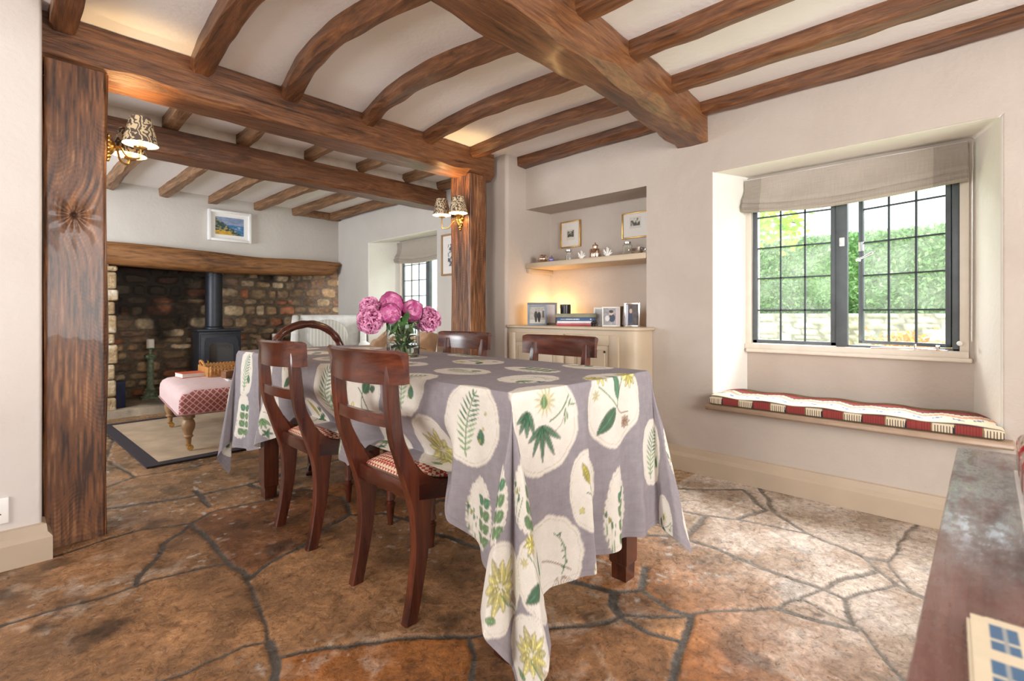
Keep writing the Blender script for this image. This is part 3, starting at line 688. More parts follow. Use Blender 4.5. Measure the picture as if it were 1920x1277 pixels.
# stove
def stove():
    t = thing('wood_stove', 'black cast iron wood stove with flue pipe in the stone fireplace', 'stove', (1.735, 6.42, 0.07))
    b = B(); b.box(-0.215, 0.215, -0.17, 0.17, 0.13, 0.72, 0.012); b.box(-0.235, 0.235, -0.19, 0.185, 0.72, 0.745, 0.006)
    b.box(-0.205, 0.205, -0.195, -0.16, 0.16, 0.69, 0.006); b.build('body', M_stove, t)
    for sx in (-1, 1):
        for sy in (-1, 1):
            q = B(); q.tube([(sx * 0.17, sy * 0.12, 0.14), (sx * 0.19, sy * 0.14, 0.06), (sx * 0.20, sy * 0.15, 0.0)], [0.022, 0.016, 0.024], 10, 4); q.build('leg', M_stove, t)
    d = B(); W2, H0, H1 = 0.155, 0.24, 0.62
    def arch(w, z0, z1, n=14):
        pts = [(-w, z0), (w, z0), (w, z1 - 0.05)]
        for i in range(1, n): a = i / n; pts.append((w * math.cos(a * PI), z1 - 0.05 + 0.05 * math.sin(a * PI)))
        pts.append((-w, z1 - 0.05)); return pts
    o_, i_ = [(-0.17, 0.2), (0.17, 0.2), (0.17, 0.60)] + [(0.17 - 0.34 * k / 14, 0.655) for k in range(1, 14)] + [(-0.17, 0.60)], arch(0.125, 0.27, 0.60)
    rings = [[(x, -0.196, z) for x, z in o_], [(x, -0.212, z) for x, z in o_], [(x, -0.212, z) for x, z in i_], [(x, -0.198, z) for x, z in i_]]
    d.loft(rings, cap=False); dd = d.build('door', M_stove, t, ang=30)
    g = B(); g.prism(i_, 'Y', -0.203, -0.199); g.build('glass', plain('stove_glass', (0.03, 0.028, 0.027), 0.12, 0.0, coat=0.8), dd)
    h = B(); h.tube([(-0.152, -0.215, 0.40), (-0.150, -0.245, 0.40), (-0.142, -0.25, 0.36), (-0.128, -0.245, 0.315)], [0.006, 0.007, 0.008, 0.009], 8, 4); h.build('handle', M_brass, dd)
    for z in (0.3, 0.52):
        h = B(); h.tube([(0.176, -0.213, z - 0.02), (0.176, -0.213, z + 0.02)], 0.008, 8, 1); h.build('hinge', M_stove, dd)
    f = B(); f.lathe([(0.105, 0.745), (0.105, 0.76), (0.088, 0.775), (0.086, 1.35), (0.092, 1.352), (0.092, 1.372), (0.086, 1.374), (0.086, 1.62)], 32, (-0.02, 0.02, 0)); f.build('flue_pipe', M_stove, t)
stove()
def candlestick(x, y, z0, h, label, s=1.0):
    t = thing('candle_stand', label, 'candlestick', (x, y, z0))
    p = [(0.085, 0), (0.085, 0.03), (0.065, 0.035), (0.062, 0.075), (0.045, 0.085), (0.05, 0.10), (0.036, 0.115), (0.034, 0.14), (0.030, h * 0.70), (0.036, h * 0.71), (0.05, h * 0.735), (0.04, h * 0.76), (0.058, h * 0.775), (0.058, h * 0.785), (0.016, h * 0.80), (0.012, h * 0.87), (0.02, h * 0.89), (0.045, h * 0.905), (0.045, h * 0.915)]
    b = B(); b.lathe([(r * s, z) for r, z in p], 20)
    for k in range(4):
        a = PI / 4 + k * PI / 2; b.sphere((0.05 * math.cos(a), 0.05 * math.sin(a), h * 0.765), 0.014)
    b.build('column', M_verdi, t)
    q = B(); q.box(-0.085, 0.085, -0.085, 0.085, -0.002, 0.02, 0.004); q.build('plinth', M_verdi, t)
    c = B(); c.lathe([(0.036, h * 0.915), (0.036, h * 0.915 + 0.09), (0.028, h * 0.915 + 0.095), (0.0, h * 0.915 + 0.09)], 20, cap=False)
    cc = c.build('candle', M_candle, t)
    wv = B(); wv.tube([(0, 0, h * 0.915 + 0.09), (0.002, 0, h * 0.915 + 0.115)], 0.0018, 6, 1); wv.build('wick', M_dark, cc)
candlestick(1.125, 6.50, 0.072, 0.60, 'green column candle stand with white candle on the hearth, left of the stove')
candlestick(2.42, 6.50, 0.072, 0.62, 'candle stand right of the stove, its white candle showing above the dining chair', 0.9)
b = B(); b.box(-0.05, 0.05, -0.04, 0.04, 0, 0.26, 0.004); b.box(-0.045, 0.045, -0.041, -0.0395, 0.12, 0.24)
b.move(Matrix.Translation((0.80, 6.13, 0.065)) @ Matrix.Rotation(0.3, 4, 'Z')); tag(b.build('navy_box', plain('navy_card', (0.012, 0.02, 0.06), 0.5)), 'tall navy box standing on the hearth beside the pale stone jamb', 'box')
# ================================================================== WINDOWS
def casement(parent, y0, y1, z0, z1, x, cols, rows, rot=0, hinge=None, th=0.028):
    """metal framed leaf with leaded bars in the plane x; local to parent at origin"""
    piv = Vector((x, hinge if hinge is not None else y0, 0)); Mx = Matrix.Translation(piv) @ Matrix.Rotation(rot, 4, 'Z') @ Matrix.Translation(-piv)
    b = B(); f = th
    b.box(x - 0.012, x + 0.012, y0, y0 + f, z0, z1, 0.003); b.box(x - 0.012, x + 0.012, y1 - f, y1, z0, z1, 0.003)
    b.box(x - 0.012, x + 0.012, y0, y1, z0, z0 + f * 0.8, 0.003); b.box(x - 0.012, x + 0.012, y0, y1, z1 - f, z1, 0.003)
    b.move(Mx); fr = b.build('casement_frame', M_iron, parent)
    g = B()
    for i in range(1, cols):
        y = y0 + f + (y1 - y0 - 2 * f) * i / cols; g.box(x - 0.005, x + 0.005, y - 0.0045, y + 0.0045, z0 + f * .8, z1 - f)
    for r_ in rows: g.box(x - 0.005, x + 0.005, y0 + f, y1 - f, r_ - 0.0045, r_ + 0.0045)
    g.move(Mx); g.build('glazing_bars', M_lead, parent)
    p = B(); p.box(x - 0.0015, x + 0.0015, y0 + f, y1 - f, z0 + f * .8, z1 - f); p.move(Mx); p.build('pane', M_pane, parent)
    return Mx
def window_unit(name, x, y0, y1, z0, z1, label, rows):
    t = bpy.data.objects.new(name, None); COL.objects.link(t); t['kind'] = 'structure'
    b = B(); w = 0.035
    b.box(x - 0.02, x + 0.05, y0 - w, y0, z0 - w, z1 + w, 0.003); b.box(x - 0.02, x + 0.05, y1, y1 + w, z0 - w, z1 + w, 0.003)
    b.box(x - 0.02, x + 0.05, y0 - w, y1 + w, z1, z1 + w, 0.003); b.box(x - 0.035, x + 0.05, y0 - w, y1 + w, z0 - w, z0, 0.004)
    b.build('window_frame', M_sill, t)
    return t
t = window_unit('window_1', WP, 0.098, 1.088, 0.80, 1.80, '', None)
rows = [1.011, 1.212, 1.404, 1.60]
casement(t, 0.628, 1.084, 0.802, 1.80, WP + 0.01, 3, rows)
b = B(); b.box(WP - 0.012, WP + 0.03, 0.572, 0.628, 0.80, 1.80, 0.004); b.build('mullion', M_iron, t)
b = B(); b.box(WP - 0.012, WP + 0.03, 0.098, 0.126, 0.80, 1.80, 0.003); b.box(WP - 0.012, WP + 0.03, 0.098, 0.572, 0.795, 0.812, 0.003); b.build('fixed_rebate', M_iron, t)
ROT = -math.radians(19)
Mx = casement(t, 0.128, 0.566, 0.815, 1.80, WP + 0.022, 3, rows, ROT, 0.128, 0.024)
b = B(); b.box(WP + 0.0, WP + 0.012, 0.535, 0.56, 1.355, 1.41, 0.003); b.tube([(WP - 0.01, 0.548, 1.30), (WP - 0.045, 0.545, 1.30), (WP - 0.055, 0.50, 1.315), (WP - 0.058, 0.455, 1.335)], [0.008, 0.007, 0.005, 0.007], 8, 4)
b.move(Mx); b.build('casement_fastener', M_chrome, t)
b = B(); b.box(WP - 0.02, WP - 0.01, 0.585, 0.61, 1.375, 1.425, 0.003); b.box(WP - 0.03, WP - 0.018, 0.592, 0.602, 1.385, 1.40, 0.002); b.build('catch_plate', M_white, t)
b = B(); b.tube([(WP - 0.03, 0.14, 0.80), (WP - 0.035, 0.30, 0.806), (WP - 0.03, 0.46, 0.80)], [0.005, 0.005, 0.006], 8, 3)
b.tube([(WP - 0.03, 0.27, 0.80), (WP - 0.03, 0.27, 0.83)], 0.006, 8, 1); b.tube([(WP - 0.03, 0.18, 0.80), (WP - 0.04, 0.18, 0.825)], 0.008, 8, 1); b.build('casement_stay', M_chrome, t)
b = B(); b.box(WP - 0.045, WP + 0.0, 0.05, 1.115, 0.745, 0.768, 0.008, 3); b.build('window_sill', M_sill, t)
t2 = window_unit('window_2', FP, 4.09, 5.12, 0.90, 1.80, '', None)
rows2 = [1.02, 1.20, 1.385, 1.57]
casement(t2, 4.62, 5.12, 0.90, 1.80, FP + 0.01, 3, rows2)
b = B(); b.box(FP - 0.01, FP + 0.03, 4.57, 4.62, 0.90, 1.80, 0.004); b.build('mullion', M_iron, t2)
casement(t2, 4.10, 4.56, 0.90, 1.80, FP + 0.02, 3, rows2, -0.25, 4.10, 0.024)
# blinds
def linen(name, c):
    m, nt, bs = newmat(name); v = coords(nt)
    n1 = noise(nt, coords(nt, (1, 1, 40)), 12, 3); n2 = noise(nt, coords(nt, (1, 40, 1)), 12, 3)
    a = N(nt, 'ShaderNodeMath', operation='ADD'); nt.links.new(n1, a.inputs[0]); nt.links.new(n2, a.inputs[1])
    h = N(nt, 'ShaderNodeMath', operation='MULTIPLY'); h.inputs[1].default_value = 0.5; nt.links.new(a.outputs[0], h.inputs[0])
    nt.links.new(ramp(nt, h.outputs[0], [(0.35, tuple(x * 0.82 for x in c)), (0.65, tuple(min(1, x * 1.12) for x in c))]), bs.inputs['Base Color'])
    bs.inputs['Roughness'].default_value = 0.9; bump(nt, bs, h.outputs[0], 0.25, 0.003)
    tr = N(nt, 'ShaderNodeBsdfTranslucent'); tr.inputs[0].default_value = (*c, 1); ms = N(nt, 'ShaderNodeMixShader'); ms.inputs[0].default_value = 0.12
    nt.links.new(bs.outputs[0], ms.inputs[1]); nt.links.new(tr.outputs[0], ms.inputs[2]); nt.links.new(ms.outputs[0], nt.nodes['Material Output'].inputs[0])
    return m
M_linen = linen('blind_linen', (0.46, 0.405, 0.345)); M_linen2 = linen('blind_band', (0.36, 0.315, 0.27))
def blind(x, y0, y1, z0, z1, label, bands=True, chain=True):
    t = thing('roman_blind', label, 'blind', ((x), (y0 + y1) / 2, z0)); W = (y1 - y0) / 2
    prof = [(0.004, z1 - z0), (-0.006, z1 - z0 + 0.001), (-0.006, z1 - z0 - 0.06), (-0.012, 0.12), (-0.03, 0.085), (-0.042, 0.066), (-0.036, 0.052), (-0.048, 0.045), (-0.056, 0.030), (-0.046, 0.018), (-0.054, 0.008), (-0.046, 0.0), (-0.03, -0.004), (-0.012, 0.004), (0.0, 0.10)]
    ny = 60; Ys = np.linspace(-W, W, ny); sag = lambda y: -0.018 * (1 - (y / W) ** 2) - 0.01 * math.sin(y * 5 + 1)
    def part(name, a, b_, mat, off=0):
        rings = []
        ys = [y for y in Ys if a < y < b_]; ys = [a] + ys + [b_]
        for y in ys: rings.append([(px_ + off + (0.004 * math.sin(y * 17 + pz * 30)), y, pz + (sag(y) if pz < 0.1 else 0)) for px_, pz in prof])
        b = B(); b.loft(rings, cap=True); return b.build(name, mat, t, ang=60)
    part('blind_cloth', -W + 0.13, W - 0.10, M_linen)
    part('side_band', -W, -W + 0.13, M_linen2); part('side_band', W - 0.10, W, M_linen2)
    b = B(); b.box(0.006, 0.03, -W + 0.004, W - 0.004, z1 - z0 - 0.03, z1 - z0 + 0.006); b.build('head_rail', M_white, t)
    if chain:
        b = B()
        for k in range(2): b.tube([(-0.012 + 0.012 * k, -W - 0.014, z1 - z0), (-0.01 + 0.012 * k, -W - 0.016, (z1 - z0) * 0.5), (-0.010 + 0.012 * k, -W - 0.014, -0.78)], 0.0022, 6, 3)
        b.build('chain', M_chrome, t)
        b = B(); b.lathe([(0.011, 0), (0.011, 0.012), (0.006, 0.014), (0.006, 0.024), (0.012, 0.028), (0.010, 0.036), (0, 0.038)], 16, axis='X'); b.move(Matrix.Translation((0.0, -W + 0.03, -0.79)) @ Matrix.Rotation(PI, 4, 'Z')); b.build('cord_cleat', M_white, t)
blind(3.315, 0.066, 1.118, 1.632, 1.838, 'beige roman blind half raised in the window seat recess')
blind(3.36, 4.06, 5.17, 1.60, 1.845, 'small beige roman blind over the fireplace room window', chain=False)
# window seat ledge + cushion
b = B()
pts = [(3.35, 0.414), (2.945, 0.414), (2.933, 0.42), (2.930, 0.430), (2.933, 0.441), (2.945, 0.447), (3.35, 0.447)]
b.prism(pts, 'Y', -0.085, 1.22)
for f in b.bm.faces: pass
o = b.build('seat_board', M_ledge, ang=50); o.modifiers.new('b', 'BEVEL').width = 0.006
tag(o, 'brown painted rounded board under the kilim seat cushion', 'window seat board')
def cushion():
    n, m = 800, 60; Wd = 0.385; L0, L1 = -0.055, 1.195; Hh = 0.052
    per = []                                     # section outline, closed (x offset from front, z)
    def sec(t):
        # t 0..1 : bottom back -> front -> top -> back
        pass
    pts = []
    for k in range(10): pts.append((Wd - Wd * k / 9, 0.0))
    for k in range(1, 12): pts.append((-0.006 * math.sin(PI * k / 12), Hh * k / 12))
    for k in range(0, 26): a = k / 25; pts.append((Wd * a, Hh + 0.010 * math.sin(PI * a)))
    for k in range(1, 8): pts.append((Wd, Hh * (1 - k / 8)))
    pts.append(pts[0]); m = len(pts); P = np.zeros((n + 3, m, 3)); C = np.zeros((n + 3, m, 3))
    red, cream, blue, dk, org, olive = map(np.array, [(0.25, 0.035, 0.03), (0.66, 0.56, 0.40), (0.10, 0.16, 0.28), (0.03, 0.02, 0.025), (0.45, 0.14, 0.06), (0.22, 0.17, 0.07)])
    for i in range(n + 3):
        ii = min(max(i - 1, 0), n); y = L0 + (L1 - L0) * ii / n
        for j, (px_, pz) in enumerate(pts):
            e = min(y - L0, L1 - y); rd = 1 if e > 0.02 else math.sqrt(max(0, 1 - ((0.02 - e) / 0.02) ** 2)) * 0.35 + 0.65
            xx = 2.948 + px_; zz = 0.449 + Hh / 2 + (pz - Hh / 2) * rd + (0.004 * math.sin(y * 23) if pz > Hh * 0.9 else 0)
            if i == 0 or i == n + 2: xx = 2.948 + Wd / 2 + (px_ - Wd / 2) * 0.02; zz = 0.449 + Hh / 2 + (pz - Hh / 2) * 0.02
            yy = y
            lim0 = 0.10 * px_ ; yy = L0 + lim0 * 1.0 + (y - L0) / (L1 - L0) * (L1 - L0 - lim0 * 1.9) if px_ > 0.06 else y
            P[i, j] = (xx, yy, zz)
            u = (1.195 - y) / 0.1695; cell = u % 1.0; s = (px_ if pz > Hh * 0.95 else 0)
            if 10 <= j <= 21 and pz < Hh * 1.0:                     # front border
                tooth = 0.10 * abs(((pz / Hh) * 2.0) % 1 - 0.5)
                if cell < 0.44 - 0.04 * (1 - pz / Hh): c = cream if (math.sin(y * 620) > -0.6 or pz > Hh * .7) else dk
                elif cell < 0.46: c = dk if pz < Hh * 0.8 else olive
                elif cell > 0.97: c = olive
                else: c = red if math.sin(y * 620) < 0.9 else red * 0.5
                if pz < Hh * 0.12 or pz > Hh * 0.9: c = dk
            elif pz >= Hh:
                zg = abs(((y * 7.0) % 1) - 0.5) * 0.11; q = px_ - zg
                if q < 0.03: c = cream * 0.95
                elif q < 0.055: c = blue if (y * 14) % 1 < 0.5 else cream
                elif q < 0.08: c = cream
                elif q < 0.12: c = org * 0.9 + 0.12
                elif q < 0.15: c = cream
                elif q < 0.17: c = dk + 0.05
                elif q < 0.27: c = red
                else: c = olive
            else: c = olive
            C[i, j] = c
    o = grid_obj('seat_cushion', P, C, colmat('kilim', 0.9, 300, 0.5, 0.2))
    tag(o, 'long kilim seat cushion, red and cream, on the window seat', 'cushion')
cushion()
# ================================================================== OUTSIDE
def leaf_cloud(name, n, rng, size, cols, label, cat, seed, kind='stuff', flat=False):
    rs = np.random.RandomState(seed); P = rng(rs, n); 
    a = rs.normal(size=(n, 3)); a /= np.linalg.norm(a, axis=1)[:, None]; c = rs.normal(size=(n, 3)); bb = np.cross(a, c); bb /= np.linalg.norm(bb, axis=1)[:, None]
    s = size * rs.uniform(0.6, 1.3, (n, 1)); v = np.stack([P - a * s, P + bb * s * 0.5, P + a * s, P - bb * s * 0.5], 1)
    co = v.reshape(-1, 3); me = bpy.data.meshes.new(name)
    me.vertices.add(len(co)); me.vertices.foreach_set('co', co.ravel()); me.loops.add(n * 4); me.loops.foreach_set('vertex_index', np.arange(n * 4, dtype=np.int32))
    me.polygons.add(n); me.polygons.foreach_set('loop_start', np.arange(0, n * 4, 4, dtype=np.int32)); me.update(calc_edges=True)
    ca = me.color_attributes.new('Col', 'FLOAT_COLOR', 'POINT'); cc = np.ones((n * 4, 4), np.float32)
    k = np.array(cols)[rs.randint(0, len(cols), n)] * rs.uniform(0.7, 1.25, (n, 1)); cc[:, :3] = np.repeat(np.clip(k, 0, 1), 4, 0); ca.data.foreach_set('color', cc.ravel())
    me.materials.append(MATS.get('leafage') or colmat('leafage', 0.6, 20, 0, 0.1, trans=0.4))
    return me
def add_me(name, me, parent=None):
    o = bpy.data.objects.new(name, me); COL.objects.link(o)
    if parent: o.parent = parent
    return o
b = B(); b.box(3.62, 30, -12, 14, -0.3, 0.296); o = b.build('lawn', plain('grass', (0.42, 0.55, 0.26), 0.95, vary=0.35, vscale=9, bscale=60, bstr=1)); tag(o, 'pale grass outside the windows', 'lawn')
def hedge(y0, y1, x0, x1, z0, z1, seed, label):
    t = thing('hedge', label, 'hedge', ((x0 + x1) / 2, (y0 + y1) / 2, z0))
    cx, cy = (x0 + x1) / 2, (y0 + y1) / 2
    def rng(rs, n):
        y = rs.uniform(y0, y1, n) - cy; z = rs.uniform(0, z1 - z0 + 0.05, n)
        f = 0.10 * fbm((y + 20) * 2.5, (z + 5) * 2.5, seed, 3) * 2
        top = rs.rand(n) < 0.2
        x = np.where(top, rs.uniform(x0, x1, n) - cx, x0 - cx - f + rs.uniform(0, 0.08, n)); z = np.where(top, z1 - z0 + 0.05 * rs.rand(n), z)
        return np.stack([x, y, z], -1)
    me = leaf_cloud('foliage', 26000, rng, 0.035, [(0.30, 0.52, 0.22), (0.40, 0.62, 0.28), (0.22, 0.40, 0.17), (0.50, 0.70, 0.36)], '', '', seed)
    fo = add_me('foliage', me, t); fo['kind'] = 'stuff'
    b = B(); b.box(x0 - cx + 0.0, x1 - cx, y0 - cy, y1 - cy, 0, z1 - z0); b.build('core', plain('hedge_core_%d' % seed, (0.24, 0.38, 0.17), 0.95, vary=0.4, vscale=30), t)
hedge(-1.2, 4.6, 8.15, 9.0, 0.302, 2.06, 5, 'tall clipped green hedge beyond the window seat window')
gw = thing('garden_wall', 'low dry stone garden wall at the foot of the hedge', 'garden wall', (7.75, 1.7, 0.301))
b = B(); b.box(0.005, 0.14, -2.9, 2.9, 0.0, 0.69); b.build('core', plain('coping', (0.5, 0.45, 0.37), 0.9), gw)
o = rubble('stone_face', (0, -2.9, 0.0), (0, 1, 0), (0, 0, 1), (-1, 0, 0), 5.8, 0.69, 0.03, 31, ns, [(0.62, 0.56, 0.46), (0.52, 0.46, 0.38), (0.72, 0.66, 0.56)], (0.06, 0.10), (0.15, 0.4), 0.03, (0.35, 0.31, 0.26), parent=gw)

def flowers():
    t = thing('flower_bush', 'loose bush with orange flowers in front of the garden wall', 'bush', (6.6, 0.62, 0.3))
    def rg(rs, n): 
        u = rs.normal(size=(n, 3)) * (0.16, 0.30, 0.13); u[:, 2] = np.abs(u[:, 2]) + 0.02; return u
    me = leaf_cloud('foliage', 900, rg, 0.05, [(0.5, 0.6, 0.4), (0.35, 0.5, 0.3), (0.7, 0.72, 0.6)], '', '', 8); f = add_me('foliage', me, t); f['kind'] = 'stuff'
    def rf(rs, n): 
        u = rs.normal(size=(n, 3)) * (0.12, 0.14, 0.07); u[:, 2] = np.abs(u[:, 2]) + 0.34; return u
    me = leaf_cloud('blossom', 240, rf, 0.035, [(0.85, 0.30, 0.08), (0.9, 0.45, 0.15)], '', '', 9); f = add_me('blossom', me, t); f['kind'] = 'stuff'
flowers()
def branch():
    t = thing('tree_branch', 'bright green leafy tree branch hanging in the top left window panes', 'tree', (6.0, 1.50, 0.3))
    b = B(); b.tube([(0, 1.6, 0), (0.05, 1.55, 1.2), (0, 1.2, 1.9), (0, 0.55, 1.85), (0, -0.05, 1.66)], [0.07, 0.06, 0.04, 0.02, 0.006], 8, 5); b.build('bough', M_oak['Z'], t)
    def rg(rs, n):
        k = rs.rand(n, 1); u = np.concatenate([0.15 * rs.normal(size=(n, 1)), 1.2 - 1.15 * k + 0.12 * rs.normal(size=(n, 1)), 1.86 - 0.22 * k + 0.11 * rs.normal(size=(n, 1))], 1); return u
    me = leaf_cloud('foliage', 750, rg, 0.055, [(0.45, 0.75, 0.08), (0.55, 0.85, 0.12), (0.38, 0.65, 0.1)], '', '', 10); f = add_me('foliage', me, t); f['kind'] = 'stuff'
branch()
def shrub2():
    t = thing('garden_shrub', 'pale shrub with thin twigs beyond the fireplace room window', 'bush', (6.4, 6.9, 0.3))
    def rg(rs, n): 
        u = rs.normal(size=(n, 3)) * (0.4, 0.7, 0.45); u[:, 2] = np.abs(u[:, 2]) + 0.1; return u
    me = leaf_cloud('foliage', 1200, rg, 0.06, [(0.5, 0.66, 0.35), (0.6, 0.75, 0.4), (0.7, 0.8, 0.6)], '', '', 12); f = add_me('foliage', me, t); f['kind'] = 'stuff'
    b = B()
    for k in range(7): b.tube([(0, 0.1 * k - 0.3, 0), (0.05, 0.2 * k - 0.7, 0.7), (0, 0.35 * k - 1.1, 1.2 + 0.1 * (k % 3))], [0.02, 0.012, 0.004], 6, 3)
    b.build('twigs', M_oak_rough, t)
shrub2()
exec_rest = True
# ================================================================== DINING TABLE
TX0, TX1, TY0, TY1, TT = 0.985, 1.745, 0.945, 3.215, 0.765
def dining_table():
    t = thing('dining_table', 'dark wood dining table hidden under the printed tablecloth', 'table', ((TX0 + TX1) / 2, (TY0 + TY1) / 2, 0))
    cx, cy = t.location.x, t.location.y
    b = B(); b.box(TX0 - cx + 0.003, TX1 - cx - 0.003, TY0 - cy + 0.003, TY1 - cy - 0.003, TT - 0.028, TT - 0.002, 0.004); b.build('tabletop', M_mah['Y'], t)
    b = B(); b.box(TX0 - cx + .10, TX1 - cx - .10, 1.02 - cy, 2.86 - cy, TT - 0.12, TT - 0.028)
    b.build('apron', M_mah['Y'], t)
    for (x, y) in ((1.025, 1.0), (1.625, 0.985), (1.01, 2.80), (1.64, 2.82)):
        q = B(); X, Y = x - cx, y - cy
        q.loft([[(X + sx * w_, Y + sy * w_, z) for sx, sy in ((-1, -1), (1, -1), (1, 1), (-1, 1))] for w_, z in ((0.030, 0.0), (0.031, 0.055), (0.037, 0.065), (0.040, TT - 0.03))])
        q.build('leg', M_mah['Z'], t, ang=30)
dining_table()
# ---- cloth pattern
CREAM = np.array((0.74, 0.69, 0.615)); GREY = np.array((0.275, 0.245, 0.265))
GD = np.array((0.035, 0.11, 0.055)); GM = np.array((0.12, 0.22, 0.09)); YG = np.array((0.38, 0.33, 0.06)); BR = np.array((0.22, 0.13, 0.08)); OL = np.array((0.28, 0.27, 0.12))
def paint(U, V, meds):
    n1 = fbm(U * 60, V * 60, 1, 3); n2 = fbm(U * 400, V * 25, 2, 2); n3 = fbm(U * 25, V * 400, 3, 2)
    C = GREY * (0.80 + 0.22 * n1 + 0.12 * n2 + 0.12 * n3)[..., None]
    for (cu, cv, ru, rv, rot, kind, seed) in meds:
        R = max(ru, rv) * 1.12
        i = np.where((np.abs(U[:, 0] - cu) < R))[0]; j = np.where(np.abs(V[0] - cv) < R)[0]
        if len(i) < 2 or len(j) < 2: continue
        sl = (slice(i[0], i[-1] + 1), slice(j[0], j[-1] + 1)); u = U[sl] - cu; v = V[sl] - cv
        c, s = math.cos(rot), math.sin(rot); a = (u * c + v * s); b_ = (-u * s + v * c)
        an = np.arctan2(b_ / rv, a / ru); r = np.hypot(a / ru, b_ / rv)
        rs = random.Random(seed); k1 = rs.choice([9, 11, 13]); p1 = rs.uniform(0, 6)
        lim = 0.95 + 0.035 * np.abs(np.sin(an * k1 / 2 + p1)) + 0.05 * (fbm(np.cos(an) * 2 + seed, np.sin(an) * 2, seed) - .5)
        if kind in ('leaf', 'fernleaf'):
            up = np.clip(np.sin(an), 0, 1); lim = lim * (0.86 + 0.18 * up ** 6) + 0.05 * np.abs(np.sin(an * 14))
            lim = lim * (1 - 0.2 * np.abs(np.cos(an)) ** 2)
        m = smooth(lim - r, 0, 0.02)[..., None]
        T = C[sl]; T = T * (1 - m) + (CREAM * (0.93 + 0.1 * n1[sl])[..., None]) * m
        def ink(mask, col, al=1.0):
            nonlocal T
            mm = (np.clip(mask, 0, 1) * al)[..., None] * m; T = T * (1 - mm) + col * (0.75 + 0.5 * n1[sl][..., None]) * mm
        ink(1 - smooth(np.abs(r - lim * 0.90), 0.004, 0.016), BR * 1.3, 0.28)
        ink(1 - smooth(np.abs(r - lim * 0.975), 0.004, 0.014), BR * 1.1, 0.30)
        S = min(ru, rv) if kind != 'fern' else max(ru, rv) * 0.9
        x, y = a / S / 1.12, b_ / S / 1.12
        def blob(x0, y0, l, w_, ang, col, al=0.95, vein=True):
            ca, sa = math.cos(ang), math.sin(ang); p = (x - x0) * ca + (y - y0) * sa; q = -(x - x0) * sa + (y - y0) * ca
            t_ = np.clip(p / l, 0, 1); ww = w_ * np.sin(PI * t_ ** 0.8) ** 0.8
            mk = smooth(ww - np.abs(q), 0, 0.02) * (p > 0) * (p < l); ink(mk, col, al)
            if vein: ink((1 - smooth(np.abs(q), 0.004, 0.016)) * (p > 0) * (p < l * 0.9) * 1.0, col * 2.3 + 0.05, 0.55)
            if vein: ink((1 - smooth(np.abs(ww - np.abs(q)), 0.004, 0.018)) * (p > 0) * (p < l), col * 0.45, 0.7)
        def line(pts, w_, col, al=0.9):
            D = np.full(x.shape, 9.0)
            for (x0, y0), (x1, y1) in zip(pts, pts[1:]):
                dx, dy = x1 - x0, y1 - y0; t_ = np.clip(((x - x0) * dx + (y - y0) * dy) / (dx * dx + dy * dy + 1e-9), 0, 1)
                D = np.minimum(D, np.hypot(x - x0 - t_ * dx, y - y0 - t_ * dy))
            ink(1 - smooth(D, w_ * 0.5, w_ * 1.3), col, al)
        def curve(x0, y0, a0, ln, bend, n=8):
            pts = [(x0, y0)]; aa = a0
            for k in range(n): aa += bend / n; x0 += math.cos(aa) * ln / n; y0 += math.sin(aa) * ln / n; pts.append((x0, y0))
            return pts
        if kind == 'fern':
            pts = curve(rs.uniform(-.3, .1), -0.75, PI / 2 + 0.2, 1.5, -0.7, 12); line(pts, 0.02, GM)
            for k in range(1, 12):
                l = 0.34 * math.sin(PI * (k + 0.5) / 13) + 0.07; a0 = math.atan2(pts[k + 1 if k < 12 else k][1] - pts[k][1], pts[k + 1 if k < 12 else k][0] - pts[k][0]) if k < 12 else PI / 2
                blob(pts[k][0], pts[k][1], l, 0.035, a0 + 1.0, GD * 1.4 if k > 5 else GM * 1.5, vein=False); blob(pts[k][0], pts[k][1], l, 0.035, a0 - 1.0, GD * 1.4 if k > 5 else GM * 1.5, vein=False)
            blob(0.30, -0.45, 0.36, 0.13, PI / 2, GD * 1.3)
            for k in range(3): blob(0.42 - .1 * k, 0.2 - 0.3 * k, 0.12, 0.05, rs.uniform(0, 6), YG, 0.7, False)
        elif kind == 'palm':
            for (x0, y0, n_, l, a0, sp) in ((0.02, -0.05, 5, 0.62, -PI / 2, 2.0), (-0.30, 0.22, 4, 0.42, -PI * 0.62, 1.3)):
                for k in range(n_): blob(x0, y0, l * (0.8 + 0.2 * math.cos((k - n_ / 2) * 0.9)), 0.055, a0 + sp * (k / (n_ - 1) - .5), GD, vein=True)
            for k in range(13): blob(0.10, 0.34, 0.30, 0.035, k * 2 * PI / 13, YG * 0.9 + 0.12, 0.75, False)
            blob(0.06, 0.22, 0.24, 0.07, PI / 2, GM * 0.9)
            line(curve(0.2, 0.0, 0.2, 0.65, 0.8), 0.016, GM)
            for k in range(5): blob(0.55 + 0.04 * k, 0.02 + .05 * k, 0.2, 0.03, rs.uniform(-2, 2), GM, vein=False)
            line(curve(0.1, -.2, -0.3, 0.6, 1.5), 0.01, BR, 0.6)
        elif kind == 'flower':
            line(curve(0.05, -0.15, PI * 0.72, 0.75, 0.4), 0.016, GM); line(curve(0.05, -0.15, PI * 0.45, 0.6, -0.4), 0.016, GM); line(curve(0.05, -.15, -0.9, 0.5, 1.1), 0.014, BR)
            blob(-0.02, -0.15, 0.68, 0.14, PI * 1.22, GD); blob(0.08, 0.0, 0.62, 0.09, PI * 0.52, GD * 1.5)
            for (x0, y0) in ((0.52, 0.42), (-0.42, 0.55)):
                for k in range(9): blob(x0, y0, 0.26, 0.045, k * 2 * PI / 9 + seed, YG if k % 2 else YG * 1.3 + 0.05, 0.85)
            for k in range(8): blob(0.42, -0.48, 0.14, 0.035, k * PI / 4, BR * 1.2, 0.7)
